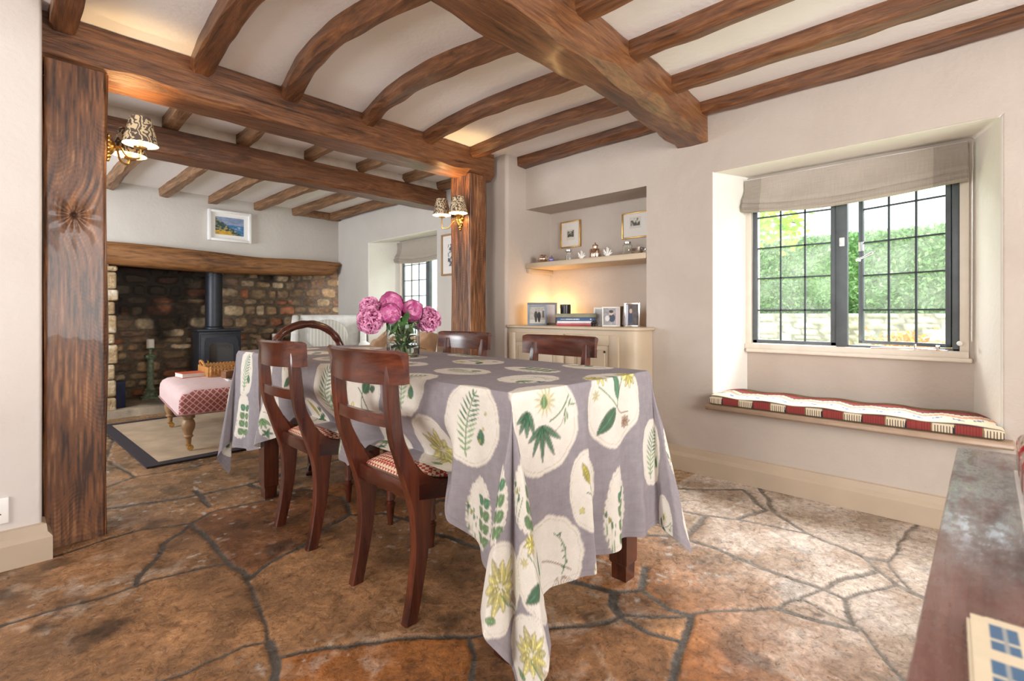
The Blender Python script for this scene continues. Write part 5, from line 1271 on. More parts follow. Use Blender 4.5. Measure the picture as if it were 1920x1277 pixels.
def sconce(label, mount, nrm, arms, power):
    """mount point on timber; nrm outward unit; arms: list of cup positions"""
    t = thing('wall_lamp', label, 'lamp', mount); n = Vector(nrm); sdv = n.cross(Vector((0, 0, 1)))
    b = B()
    def at(u, v, w_): return sdv * u + Vector((0, 0, 1)) * v + n * w_
    b.sphere(at(0, 0, 0.012), 0.026, (1, 1, 1.5)); 
    for (u, v, r) in ((0.028, 0.02, 0.014), (-0.028, 0.02, 0.014), (0.035, 0.038, 0.010), (-0.035, 0.038, 0.010), (0.022, -0.012, 0.012), (-0.022, -0.012, 0.012), (0, -0.045, 0.014), (0, -0.062, 0.009), (0.012, -0.03, 0.010), (-0.012, -0.03, 0.010), (0, 0.045, 0.012)):
        b.sphere(at(u, v, 0.008), r, (1, 1, 1), 10, 8)
    b.build('backplate', M_brass, t)
    for cpos in arms:
        c = Vector(cpos) - Vector(mount)
        b = B(); s0 = at(0, -0.005, 0.03); flat = Vector((c.x, c.y, 0)); 
        b.tube([s0, s0 * 0.6 + flat * 0.28 + Vector((0, 0, 0.002)), flat * 0.62 + Vector((0, 0, -0.045)), flat * 0.93 + Vector((0, 0, -0.052)), Vector((c.x * 1.0, c.y * 1.0, -0.03)), Vector((c.x, c.y, c.z - 0.012))], 0.0048, 8, 6)
        b.lathe([(0.004, -0.016), (0.026, -0.01), (0.028, -0.004), (0.012, -0.004), (0.011, 0.0)], 16, tuple(c)); a = b.build('arm', M_brass, t)
        b = B(); b.lathe([(0.0105, 0.0), (0.0105, 0.022), (0, 0.022)], 12, tuple(c), cap=False); b.build('candle_tube', M_candle, a)
        h0, h1, r0, r1 = 0.008, 0.132, 0.071, 0.041
        b = B(); b.lathe([(r0, h0), (r1, h1)], 36, tuple(c), cap=False); sh = b.build('lamp_shade', M_shade, t, ang=80)
        b = B(); b.lathe([(r0 - 0.0015, h0), (r1 - 0.0015, h1 - 0.001)], 36, tuple(c), cap=False); b.build('liner', M_liner, sh, ang=80)
        b = B(); b.sphere((c.x, c.y, c.z + 0.045), 0.011, (1, 1, 2.0), 12, 8); b.build('bulb', M_bulb, t)
        pl = point('lamp_glow', (cpos[0], cpos[1], cpos[2] + 0.075), power, WARM, 0.012)
sconce('brass twin wall lamp with patterned shades on the left oak post', (0.337, 2.93, 1.765), (1, 0, 0), [(0.455, 2.845, 1.770), (0.437, 3.01, 1.752)], 4.5)
sconce('brass twin wall lamp with patterned shades on the right oak post', (2.473, 2.93, 1.70), (-1, 0, 0), [(2.375, 2.845, 1.732), (2.37, 3.035, 1.742)], 7.0)
# ================================================================== ALCOVE
b = B(); b.box(3.005, AX, AY0 + 0.004, PY - 0.002, 1.362, 1.402, 0.004); tag(b.build('alcove_shelf', M_cab), 'thick painted shelf across the alcove above the cupboard', 'shelf')
b = B(); b.box(3.02, AX, PY - 0.03, PY - 0.002, 1.325, 1.361, 0.004); tag(b.build('shelf_batten', M_cab), 'painted batten carrying the left end of the alcove shelf', 'batten')
def cupboard():
    x0, x1, y0, y1, zt = 2.80, 3.012, 1.66, 2.742, 0.90
    t = thing('cupboard', 'cream painted cupboard with panelled doors under the alcove', 'cupboard', ((x0 + AX) / 2, (y0 + y1) / 2, 0)); cx, cy = t.location.x, t.location.y
    r = 0.085
    def plan(off, yb):
        p = [(AX - 0.004 - cx, y1 - cy), (x0 - off - cx, y1 - cy)]
        n = 8; ycn = yb + r
        p.append((x0 - off - cx, ycn - cy))
        for k in range(1, n + 1): a = PI / 2 * k / n; p.append((x0 - off + (r + off) * (1 - math.cos(a)) - cx, ycn - (r + off) * math.sin(a) - cy))
        p.append((WX - 0.004 - cx, yb - off - cy)); p.append((WX - 0.004 - cx, 1.652 - cy)); p.append((AX - .004 - cx, 1.652 - cy)); return p
    yb = 1.60
    b = B(); b.prism(plan(0, yb), 'Z', 0.0, zt - 0.022); b.build('body', M_cab, t, ang=30)
    b = B(); b.prism(plan(0.018, yb), 'Z', zt - 0.022, zt); o = b.build('top', M_cab, t, ang=30); o.modifiers.new('b', 'BEVEL').width = 0.005
    for (a, c, nm) in ((2.175, 2.715, 'l'), (1.725, 2.155, 'r')):
        b = B(); X = x0 - cx; z0, z1 = 0.10, 0.845; 
        b.box(X - 0.008, X + 0.004, a - cy, c - cy, z0, z1, 0.003)
        d = b.build('door', M_cab, t)
        f = 0.07; q = B()
        for (p0, p1, s0, s1) in ((a, a + f, z0, z1), (c - f, c, z0, z1), (a + f, c - f, z0, z0 + f), (a + f, c - f, z1 - f, z1)):
            q.box(X - 0.016, X - 0.007, p0 - cy, p1 - cy, s0, s1, 0.003)
        q.build('door_frame', M_cab, d)
        q = B(); q.box(X - 0.018, X - 0.007, a + f + 0.03 - cy, c - f - 0.03 - cy, z0 + f + 0.03, z1 - f - 0.03, 0.008, 3); q.build('raised_panel', M_cab, d)
    for y in (1.892, 1.827):
        q = B(); q.lathe([(0.008, -0.0205), (0.008, -0.017)], 14, (x0 - cx, y - cy, 0.735), axis='X'); q.build('vent_hole', M_dark, t, label='small round dark hole')
cupboard()
def picframe(name, label, c, U, w_, h, fw, fmat, img, nrm, cat_='picture', th=0.018, matw=None, group=None, lean=0.0):
    """hanging/standing frame. c centre bottom, U unit horizontal, nrm facing"""
    t = thing(name, label, cat_, c, 0, group); U = Vector(U).normalized(); Nn = Vector(nrm).normalized()
    R = Matrix((( U.x, Nn.x, 0, 0), (U.y, Nn.y, 0, 0), (0, 0, 1, 0), (0, 0, 0, 1)))
    L = Matrix.Rotation(0, 4, 'X')
    Mt = R @ Matrix.Rotation(-lean, 4, 'X')
    b = B(); hw = w_ / 2
    b.box(-hw, -hw + fw, 0, th, 0, h, 0.002); b.box(hw - fw, hw, 0, th, 0, h, 0.002); b.box(-hw + fw, hw - fw, 0, th, 0, fw, 0.002); b.box(-hw + fw, hw - fw, 0, th, h - fw, h, 0.002)
    b.move(Mt); b.build('frame', fmat, t)
    n = 70; m = max(8, int(70 * (h - 2 * fw) / (w_ - 2 * fw))); a = np.linspace(-hw + fw, hw - fw, n); z = np.linspace(fw, h - fw, m); A, Z = np.meshgrid(a, z, indexing='ij')
    u = (A + hw - fw) / (w_ - 2 * fw); v = (Z - fw) / (h - 2 * fw); C = img(u, v)
    P = np.stack([A, np.full(A.shape, th * 0.45), Z], -1).reshape(-1, 3); Mn = np.array(Mt)[:3, :3]; P = (P @ Mn.T).reshape(n, m, 3)
    grid_obj('print', P, C, M_col, parent=t)
    b = B(); b.box(-hw + fw * 0.5, hw - fw * 0.5, 0.0, 0.003, fw * .5, h - fw * .5); b.move(Mt); b.build('backing', M_dark, t)
    if lean:
        b = B(); b.box(-0.02, 0.02, -0.07, -0.004, 0.004, h * 0.55); 
        b.bm.free(); b = B(); b.prism([(-0.003, h * 0.6), (-0.003, h * 0.55), (-h * 0.33, 0.0), (-h * 0.33 + 0.008, 0.0)], 'X', -0.015, 0.015); b.move(R); b.build('strut', M_dark, t)
    return t
def base_(u, c): return np.ones(u.shape + (3,)) * np.array(c)
def put(C, m, c):
    m = np.clip(m, 0, 1)[..., None]; return C * (1 - m) + np.array(c) * m
def rect(u, v, a, b_, c, d): return ((u > a) & (u < b_) & (v > c) & (v < d)).astype(float)
def ell(u, v, a, b_, ra, rb): return smooth(1 - np.hypot((u - a) / ra, (v - b_) / rb), 0, 0.15)
def im_small(seed, x0, x1, y0, y1):
    def f(u, v):
        C = base_(u, (0.72, 0.68, 0.63)); C = put(C, rect(u, v, x0 - .05, x1 + .05, y0 - .12, y1 + .04), (0.62, 0.58, 0.50))
        n = fbm(u * 9 + seed, v * 9, seed, 3); C = put(C, rect(u, v, x0, x1, y0, y1) * smooth(n, 0.35, 0.55), (0.07, 0.07, 0.06)); return C
    return f
picframe('framed_print', 'small gilt framed print on the alcove wall, left above the shelf', (AX - 0.003, 2.517, 1.545), (0, -1, 0), 0.206, 0.222, 0.010, M_gilt, im_small(3, .32, .68, .38, .66), (-1, 0, 0))
picframe('framed_print', 'gilt framed print on the alcove wall, right and half hidden by the corner', (AX - 0.003, 1.905, 1.560), (0, -1, 0), 0.235, 0.196, 0.010, M_gilt, im_small(8, .30, .66, .48, .80), (-1, 0, 0))
def im_sea(u, v):
    C = base_(u, (0.80, 0.79, 0.77)); m = rect(u, v, .13, .87, .17, .85); x = (u - .13) / .74; y = (v - .17) / .68
    n = fbm(u * 12, v * 26, 4, 4); sky = np.stack([0.10 + .25 * n, 0.16 + .25 * n, 0.28 + .3 * n], -1); C = C * (1 - m[..., None]) + sky * m[..., None]
    sea = m * (y < 0.58); s = np.stack([0.04 + .3 * smooth(n, .5, .8), 0.16 + .3 * smooth(n, .5, .8), 0.34 + .3 * smooth(n, .5, .8)], -1); C = C * (1 - sea[..., None]) + s * sea[..., None]
    hill = m * (y < 0.92 - 0.95 * x + 0.2 * (n - .5)) ; g = fbm(u * 20, v * 20, 6, 4); hc = np.stack([0.03 + .35 * smooth(g, .5, .7), 0.06 + .22 * smooth(g, .45, .7), 0.03 + .10 * g], -1); C = C * (1 - hill[..., None]) + hc * hill[..., None]
    go = m * (y < 0.17 + .12 * n) * (x < 0.6 - .4 * y); C = C * (1 - go[..., None]) + np.array((0.55, 0.33, 0.03)) * (0.6 + .8 * g[..., None]) * go[..., None]; return C
picframe('framed_painting', 'white framed coastal painting on the wall above the mantel beam', (1.762, FW - 0.003, 1.783), (1, 0, 0), 0.43, 0.333, 0.026, M_white, im_sea, (0, -1, 0), th=0.045)
def im_boat(u, v):
    C = base_(u, (0.75, 0.72, 0.68)); n = fbm(u * 14, v * 14, 9, 3); return put(C, rect(u, v, .25, .75, .2, .78) * smooth(n, .42, .5), (0.10, 0.11, 0.13))
picframe('framed_print', 'tall oak framed print on the far wall, half hidden behind the right post', (FX - 0.003, 3.71, 1.36), (0, -1, 0), 0.34, 0.405, 0.018, plain('light_oak', (0.36, 0.21, 0.09), 0.5), im_boat, (-1, 0, 0))
# shelf ornaments
SZ = 1.4025
def orn(name, label, cat_, x, y, z=SZ): return thing(name, label, cat_, (x, y, z))
t = orn('metal_pot', 'round mirrored metal pot with small handles, leftmost on the alcove shelf', 'pot', 3.06, 2.60)
b = B(); b.lathe([(0.0, 0), (0.022, 0.001), (0.036, 0.016), (0.040, 0.032), (0.034, 0.050), (0.026, 0.056), (0.029, 0.062), (0.027, 0.062), (0.022, 0.056), (0, 0.054)], 24, cap=False); b.build('bowl', M_copper, t)
for s in (-1, 1): b = B(); b.tube([(0, s * 0.036, 0.044), (0, s * 0.050, 0.04), (0, s * 0.052, 0.028), (0, s * 0.039, 0.022)], 0.003, 8, 4); b.build('handle', M_copper, t)
t = orn('bauble_jar', 'tiny violet glass jar beside the mirrored pot', 'jar', 3.07, 2.515)
b = B(); b.lathe([(0, 0), (0.014, 0.001), (0.023, 0.014), (0.023, 0.026), (0.014, 0.037), (0.006, 0.04)], 20, cap=False); b.build('body', plain('violet_glass', (0.22, 0.20, 0.42), 0.15, 0.4), t)
b = B(); b.lathe([(0.006, 0.038), (0.010, 0.042), (0.004, 0.048), (0.006, 0.053), (0, 0.056)], 14, cap=False); b.build('stopper', M_chrome, t)
def lidjar(label, y, w_, h, x=3.085):
    t = orn('glass_jar', label, 'jar', x, y)
    b = B(); b.lathe([(0, 0), (w_, 0), (w_, h * 0.72), (w_ * 0.72, h * 0.80), (w_ * 0.66, h * 0.80), (w_ - 0.003, h * 0.71), (w_ - 0.003, 0.005), (0, 0.005)], 28, cap=False); b.build('body', M_glass, t)
    b = B(); b.lathe([(w_ * 0.74, h * 0.80), (w_ * 0.76, h * 0.82), (w_ * 0.76, h * 0.93), (w_ * 0.5, h * 0.97), (0, h)], 24, cap=False); b.build('lid', M_chrome, t)
lidjar('clear glass jar with silver lid, left on the shelf under the framed print', 2.355, 0.030, 0.092)
lidjar('taller clear glass jar with silver lid, under the right print', 1.855, 0.034, 0.108, 3.12)
def coral(label, y, s):
    t = orn('coral_ornament', label, 'ornament', 3.06, y); b = B()
    b.sphere((0, 0, 0.013 * s), 0.014 * s, (1, 1.2, 1))
    for k in range(9):
        a = -1.25 + 2.5 * k / 8; L = (0.052 + 0.006 * math.sin(k * 2.1)) * s; xx = 0.012 * math.sin(k * 4)
        b.tube([(0, 0, 0.008), (xx * .5, 0.5 * L * math.sin(a), 0.012 + 0.55 * L * math.cos(a)), (xx, L * 0.8 * math.sin(a), 0.012 + L * math.cos(a))], [0.006 * s, 0.0055 * s, 0.0032 * s], 7, 4)
    o = b.build('branches', plain('white_coral_%d' % int(y * 1000), (0.80, 0.77, 0.72), 0.6), t)
coral('white coral ornament between the glass jar and the metal caddy', 2.215, 0.92); coral('white coral ornament right of the metal caddy', 1.985, 1.0)
t = orn('metal_caddy', 'rose-coloured metal lidded caddy in the middle of the shelf', 'caddy', 3.09, 2.11)
b = B(); b.lathe([(0, 0), (0.044, 0.0), (0.046, 0.004), (0.046, 0.062), (0.040, 0.070), (0.022, 0.074), (0.0, 0.074)], 28, cap=False); b.build('body', M_copper, t)
b = B(); b.lathe([(0.019, 0.073), (0.019, 0.092), (0.024, 0.096), (0.020, 0.102), (0.006, 0.106), (0.004, 0.112), (0.007, 0.117), (0, 0.122)], 20, cap=False); b.build('lid', M_copper, t)
t = orn('silver_bowl', 'small hammered silver bowl at the right end of the shelf', 'bowl', 3.06, 1.745)
b = B(); b.lathe([(0, 0), (0.026, 0.001), (0.044, 0.02), (0.050, 0.044), (0.047, 0.044), (0.040, 0.022), (0, 0.005)], 24, cap=False); b.build('body', M_chrome, t)
for s in (-1, 1): b = B(); b.tube([(0, s * 0.047, 0.036), (0, s * 0.062, 0.038), (0, s * 0.062, 0.024), (0, s * 0.044, 0.02)], 0.003, 8, 4); b.build('handle', M_chrome, t)
# cupboard top
CT = 0.9005
def im_couple(u, v):
    n = fbm(u * 10, v * 10, 5, 3); C = base_(u, (0.42, 0.39, 0.35)) * (0.7 + .6 * n[..., None]); C = put(C, rect(u, v, 0, 1, 0, .22), (0.6, .56, .5))
    for (x, h, c) in ((.42, .78, (0.05, 0.05, 0.045)), (.62, .72, (0.03, 0.03, 0.03))):
        C = put(C, ell(u, v, x, h * 0.62, .12, .26), c); C = put(C, ell(u, v, x, .25, .08, .2), c); C = put(C, ell(u, v, x, h + .02, .055, .06), (0.35, 0.29, 0.24))
    C = put(C, rect(u, v, .82, .95, .35, .75), (0.12, .11, .1)); return C
def im_child(u, v):
    n = fbm(u * 8, v * 8, 15, 3); C = base_(u, (0.30, 0.29, 0.30)) * (0.6 + .8 * n[..., None]); C = put(C, ell(u, v, .55, .42, .22, .26), (0.05, 0.06, 0.09)); C = put(C, ell(u, v, .5, .70, .13, .13), (0.55, 0.42, 0.34)); C = put(C, ell(u, v, .5, .80, .15, .10), (0.06, .04, .03))
    C = put(C, ell(u, v, .25, .40, .16, .18), (0.6, .58, .56)); return put(C, rect(u, v, .8, 1, 0, 1), (0.62, .5, .5))
def im_dark(u, v):
    n = fbm(u * 7, v * 7, 25, 3); C = base_(u, (0.06, 0.05, 0.05)) * (0.5 + 1.3 * n[..., None]); C = put(C, ell(u, v, .4, .35, .2, .3), (0.03, .04, .08)); C = put(C, ell(u, v, .42, .68, .12, .12), (0.45, .33, .26)); return put(C, rect(u, v, 0, .2, .0, 1), (0.45, .47, .55))
def im_blank(u, v): return base_(u, (0.55, 0.55, 0.56))
M_greyf = plain('grey_frame', (0.22, 0.19, 0.18), 0.5); M_bluef = plain('blue_grey_frame', (0.22, 0.28, 0.36), 0.45)
fd = Vector((-0.78, -0.62, 0)).normalized(); ud = Vector((0.62, -0.78, 0)).normalized()
def im_mount(u, v): return base_(u, (0.60, 0.55, 0.54))
picframe('photo_frame', 'large grey photo frame standing behind the blue one on the cupboard', (2.985, 2.54, CT), ud, 0.235, 0.178, 0.016, M_greyf, im_mount, fd, 'photo frame', 0.012, lean=0.12)
picframe('photo_frame', 'blue-grey photo frame of two standing people, left on the cupboard', (2.895, 2.515, CT), ud, 0.150, 0.160, 0.014, M_bluef, im_couple, fd, 'photo frame', 0.012, lean=0.12)
b = B(); b.lathe([(0, 0), (0.043, 0), (0.043, 0.158), (0.040, 0.161), (0, 0.161)], 32, (3.10, 2.40, CT), cap=False); tag(b.build('black_canister', plain('black_gloss', (0.012, 0.011, 0.012), 0.3)), 'plain black cylinder standing behind the stack of books', 'canister')
def book(label, cx, cy, z, L, Wd, h, mat, rz, spine_text=False, pages=M_page):
    t = thing('book', label, 'book', (cx, cy, z), rz, 'books lying in a stack on the cupboard')
    b = B(); b.box(-L / 2, L / 2, -Wd / 2, Wd / 2, 0, 0.003); b.box(-L / 2, L / 2, -Wd / 2, Wd / 2, h - 0.003, h); b.box(-L / 2, L / 2, -Wd / 2, -Wd / 2 + 0.003, 0, h); b.build('cover', mat, t)
    b = B(); b.box(-L / 2 + 0.003, L / 2 - 0.003, -Wd / 2 + 0.003, Wd / 2 - 0.004, 0.003, h - 0.003); b.build('pages', pages, t)
    if spine_text:
        b = B(); rs = random.Random(1); x = -L * 0.40
        for k in range(14):
            wl = rs.uniform(0.005, 0.011); hh = h * (0.22 if k < 4 else 0.36)
            b.box(x, x + wl * 0.75, -Wd / 2 - 0.0006, -Wd / 2 + 0.0005, h * 0.5 - hh / 2, h * 0.5 + hh / 2); x += wl + 0.002
        b.build('spine_lettering', M_white, t)
        b = B(); b.box(L * 0.38, L * 0.41, -Wd / 2 - 0.0006, -Wd / 2 + 0.0005, h * .3, h * .7); b.build('spine_mark', M_white, t)
rzb = math.atan2(ud.y, ud.x) + 0.02
bx, by = 2.965, 2.205
M_red = plain('red_cloth', (0.55, 0.05, 0.06), 0.6); M_pink = plain('pink_cloth', (0.75, 0.30, 0.34), 0.6); M_wh = plain('white_cloth', (0.78, 0.76, 0.76), 0.5); M_navy = plain('blue_cloth', (0.035, 0.09, 0.23), 0.5); M_olive = plain('olive_cloth', (0.22, 0.22, 0.15), 0.6)
M_gpage = plain('grey_pages', (0.30, 0.26, 0.22), 0.8, vary=0.3, vscale=300)
z = CT
for lb, L, Wd, h, mt, st_, dz in (('red book at the very bottom of the cupboard stack', 0.275, 0.21, 0.010, M_red, False, 0), ('pink edged book second from the bottom of the cupboard stack', 0.275, 0.21, 0.009, M_pink, False, 0), ('white book in the middle of the cupboard stack', 0.267, 0.21, 0.017, M_wh, False, 0), ('blue book with pale spine lettering in the cupboard stack', 0.271, 0.21, 0.022, M_navy, True, 0), ('thick olive grey book on top of the cupboard stack', 0.292, 0.21, 0.030, M_olive, False, 0)):
    book(lb, bx, by, z, L, Wd, h, mt, rzb, st_, M_gpage); z += h + 0.0004
def elephant():
    t = thing('elephant_figurine', 'tiny black elephant figurine in front of the right photo frames', 'figurine', (2.868, 1.975, CT)); 
    b = B(); b.sphere((0, 0, 0.026), 0.013, (0.85, 1.35, 1)); b.sphere((0, -0.018, 0.030), 0.009, (0.9, 1, 1.1))
    b.tube([(0, -0.025, 0.030), (0, -0.031, 0.022), (0, -0.031, 0.010), (0, -0.035, 0.006)], [0.004, 0.0035, 0.0025, 0.002], 7, 4)
    for sx in (-1, 1):
        b.sphere((sx * 0.009, -0.015, 0.031), 0.007, (0.3, 0.8, 1))
        for y in (-0.010, 0.011): b.tube([(sx * 0.006, y, 0.022), (sx * 0.006, y, 0.0)], 0.0045, 7, 1)
    b.tube([(0, 0.017, 0.030), (0, 0.021, 0.018)], 0.0012, 5, 1)
    b.build('body', plain('ebony', (0.008, 0.007, 0.008), 0.35), t)
elephant()
picframe('photo_frame', 'plain white photo frame just behind the top of the book stack', (3.07, 2.02, CT), ud, 0.15, 0.135, 0.012, M_white, im_blank, fd, 'photo frame', 0.012, lean=0.1)
picframe('photo_frame', 'white edged photo frame with a child holding something, beside the elephant', (2.955, 1.885, CT), Vector((0.5, -0.86, 0)), 0.125, 0.138, 0.010, plain('cream_frame', (0.7, 0.66, 0.6), 0.4), im_child, Vector((-0.86, -0.5, 0)), 'photo frame', 0.012, lean=0.1)
picframe('photo_frame', 'narrow brown wooden photo frame seen edge on, between two pale frames', (3.04, 1.825, CT), Vector((0.9, -0.43, 0)), 0.10, 0.142, 0.012, plain('walnut', (0.16, 0.09, 0.04), 0.4), im_blank, Vector((-0.43, -0.9, 0)), 'photo frame', 0.014, lean=0.1)
picframe('photo_frame', 'silver edged photo frame, rightmost on the cupboard', (2.985, 1.745, CT), Vector((0.62, -0.78, 0)), 0.105, 0.165, 0.012, M_chrome, im_dark, Vector((-0.78, -0.62, 0)), 'photo frame', 0.02, lean=0.1)
# small uplighter hidden behind the grey frame
t = thing('table_lamp', 'small lit lamp hidden behind the large grey photo frame', 'lamp', (3.20, 2.60, CT))
b = B(); b.lathe([(0.035, 0), (0.035, 0.012), (0.008, 0.016), (0.008, 0.05), (0.014, 0.052)], 20); b.build('base', M_brass, t)
b = B(); b.sphere((0, 0, 0.07), 0.018); b.build('bulb', plain('lit_lamp_bulb', (1, .9, .7), .5, emit=((1.0, 0.62, 0.25), 30)), t)
point('alcove_glow', (3.20, 2.60, CT + 0.10), 4.0, (1.0, 0.60, 0.24), 0.03)
# ================================================================== FIREPLACE ROOM FURNITURE
M_jute = plain('jute', (0.40, 0.30, 0.20), 0.95, vary=0.18, vscale=5, bscale=400, bstr=0.4); M_rugb = plain('rug_border', (0.022, 0.016, 0.022), 0.9)
t = thing('rug', 'jute rug with black border under the ottoman', 'rug', (1.75, 4.75, 0.0))
b = B(); b.box(-1.06, 1.06, -0.80, 0.80, 0.003, 0.012); b.build('rug_field', M_jute, t)
b = B()
for (x0, x1, y0, y1) in ((-1.13, -1.05, -0.87, 0.87), (1.05, 1.13, -0.87, 0.87), (-1.05, 1.05, -0.87, -0.79), (-1.05, 1.05, 0.79, 0.87)): b.box(x0, x1, y0, y1, 0.003, 0.0135)
b.build('rug_border', M_rugb, t)
t.rotation_euler = (0, 0, 0.03)
def ottoman():
    t = thing('ottoman', 'pink upholstered ottoman on turned legs in front of the stove', 'ottoman', (1.41, 4.535, 0.0125), -0.085)
    hx, hy = 0.51, 0.545; z0, z1 = 0.265, 0.445
    def ringpts(inset, z, n=10, rad=0.05):
        p = []
        for (sx, sy, a0) in ((1, 1, 0), (-1, 1, PI / 2), (-1, -1, PI), (1, -1, 1.5 * PI)):
            for k in range(n + 1):
                a = a0 + PI / 2 * k / n; r = max(rad, 0.004)
                p.append((sx * (hx - inset - r) + r * math.cos(a), sy * (hy - inset - r) + r * math.sin(a), z))
        return p
    m, nt, bs = newmat('ottoman_fabric'); v = coords(nt)
    sx_ = N(nt, 'ShaderNodeSeparateXYZ'); nt.links.new(v, sx_.inputs[0])
    def trig(a, b_, sgn):
        q = N(nt, 'ShaderNodeMath', operation='MULTIPLY_ADD'); q.inputs[1].default_value = sgn; nt.links.new(b_, q.inputs[0]); nt.links.new(a, q.inputs[2])
        w_ = N(nt, 'ShaderNodeMath', operation='MULTIPLY'); w_.inputs[1].default_value = 145; nt.links.new(q.outputs[0], w_.inputs[0])
        s = N(nt, 'ShaderNodeMath', operation='SINE'); nt.links.new(w_.outputs[0], s.inputs[0]); return s.outputs[0]
    pr = N(nt, 'ShaderNodeMath', operation='MAXIMUM'); nt.links.new(trig(sx_.outputs[0], sx_.outputs[2], 1.0), pr.inputs[0]); nt.links.new(trig(sx_.outputs[0], sx_.outputs[2], -1.0), pr.inputs[1])
    side = ramp(nt, pr.outputs[0], [(0.45, (0.32, 0.09, 0.09)), (0.80, (0.40, 0.14, 0.14)), (0.9, (0.62, 0.42, 0.38))])
    nt.links.new(side, bs.inputs['Base Color']); bs.inputs['Roughness'].default_value = 0.9
    pink = plain('ottoman_pink', (0.60, 0.44, 0.43), 0.9, vary=0.06, vscale=20, bscale=300, bstr=0.2)
    b = B(); prof = [(0.0, z0), (0.0, z0 + 0.08), (0.004, z0 + 0.115), (0.018, z0 + 0.145), (0.045, z0 + 0.165), (0.09, z0 + 0.176), (0.2, z1)]
    b.loft([ringpts(i, z, rad=0.03 + i * 0.6) for i, z in prof], cap=True); b.bm.faces.ensure_lookup_table()
    b.bm.normal_update()
    for f in b.bm.faces: f.material_index = 1 if (abs(f.normal.y) > 0.55 and abs(f.normal.z) < 0.93) else 0
    b.build('upholstery', pink, t, ang=50, extra=(m,))
    b = B(); rr = ringpts(-0.003, z0 + 0.004, rad=0.03); b.tube(rr + [rr[0]], 0.006, 6, 1); b.build('piping', plain('piping', (0.30, 0.16, 0.15), 0.9), t)
    M_leg = plain('turned_oak', (0.30, 0.17, 0.08), 0.45, vary=0.2)
    for sx, sy in ((-1, -1), (-1, 1), (1, -1), (1, 1)):
        X, Y = sx * (hx - 0.07), sy * (hy - 0.07)
        b = B(); b.lathe([(0.040, 0.262), (0.042, 0.235), (0.030, 0.228), (0.030, 0.222), (0.036, 0.215), (0.043, 0.19), (0.040, 0.16), (0.026, 0.125), (0.024, 0.115), (0.031, 0.108), (0.031, 0.10), (0.020, 0.092), (0.018, 0.07), (0.016, 0.045)], 20, (X, Y, 0)); lg = b.build('leg', M_leg, t)
        b = B(); b.lathe([(0.019, 0.05), (0.016, 0.036), (0.008, 0.03)], 14, (X, Y, 0)); b.lathe([(0.018, -0.008), (0.020, -0.004), (0.020, 0.004), (0.018, 0.008)], 16, (X + 0.012, Y, 0.02), axis='Y'); b.tube([(X, Y, 0.034), (X + 0.012, Y - 0.011, 0.02)], 0.004, 6, 1); b.build('castor', M_brass, lg)
ottoman()
OT = 0.4575
t = thing('book', 'orange-red book lying at the left end of the ottoman', 'book', (1.14, 4.86, OT), 0.1)
b = B(); b.box(-0.11, 0.11, -0.085, 0.085, 0, 0.003); b.box(-0.11, 0.11, -0.085, 0.085, 0.033, 0.036); b.box(0.107, 0.11, -0.085, 0.085, 0, 0.036); b.build('cover', plain('orange_cover', (0.65, 0.13, 0.06), 0.5), t)
b = B(); b.box(-0.107, 0.107, -0.082, 0.082, 0.003, 0.033); b.build('pages', M_page, t)
t = thing('carved_tray', 'carved honey-coloured wooden tray with scrolled handles on the ottoman', 'tray', (1.52, 4.84, OT), -0.05)
M_honey = plain('honey_wood', (0.42, 0.19, 0.05), 0.45, vary=0.35, vscale=60, bscale=90, bstr=0.8)
b = B(); hx, hy = 0.30, 0.19; b.box(-hx, hx, -hy, hy, 0, 0.012, 0.003); b.build('base', M_honey, t)
for (x0, x1, y0, y1) in ((-hx, hx, -hy - .012, -hy + .006), (-hx, hx, hy - .006, hy + .012), (-hx - .012, -hx + .006, -hy, hy), (hx - .006, hx + .012, -hy, hy)):
    b = B(); b.box(x0, x1, y0, y1, 0.0, 0.082, 0.006, 2)
    if abs(y0 - y1) < 0.05:
        k = int((x1 - x0) / 0.026)
        for i in range(k): b.sphere((x0 + 0.013 + i * 0.026, (y0 if y0 < 0 else y1), 0.045), 0.012, (1, 0.6, 2.2), 8, 6); b.sphere((x0 + 0.013 + i * 0.026, (y0 + y1) / 2, 0.083), 0.0105, (1.2, 0.9, .8), 8, 6)
    b.build('rim', M_honey, t)
for s in (-1, 1): b = B(); b.tube([(s * hx, -0.07, 0.075), (s * (hx + .02), -0.055, 0.115), (s * (hx + .022), 0, 0.125), (s * (hx + .02), 0.055, 0.115), (s * hx, 0.07, 0.075)], [0.012, 0.011, 0.012, 0.011, 0.012], 8, 5); b.build('handle', M_honey, t)
t = thing('magazine', 'glossy magazine lying at the front edge of the ottoman', 'magazine', (1.42, 4.36, OT), -0.15); b = B(); b.box(-0.17, 0.17, -0.12, 0.12, 0, 0.012, 0.002); b.build('pages', plain('magazine_paper', (0.72, 0.72, 0.74), 0.3), t)
b = B(); b.box(-0.155, 0.02, -0.105, 0.10, 0.0121, 0.0126); b.build('cover_picture', plain('magazine_print', (0.25, 0.17, 0.13), 0.3, vary=0.5, vscale=15), t)
t = thing('wooden_box', 'small brown wooden box standing on the magazine', 'box', (1.32, 4.43, OT + 0.0128), 0.12)
b = B(); b.box(-0.075, 0.075, -0.045, 0.045, 0, 0.055, 0.002); b.build('body', plain('box_wood', (0.22, 0.09, 0.035), 0.5, vary=0.3), t)
b = B(); b.box(-0.060, 0.045, -0.032, 0.032, 0.055, 0.060, 0.002); b.build('lid', plain('box_lid', (0.34, 0.17, 0.07), 0.5), t)
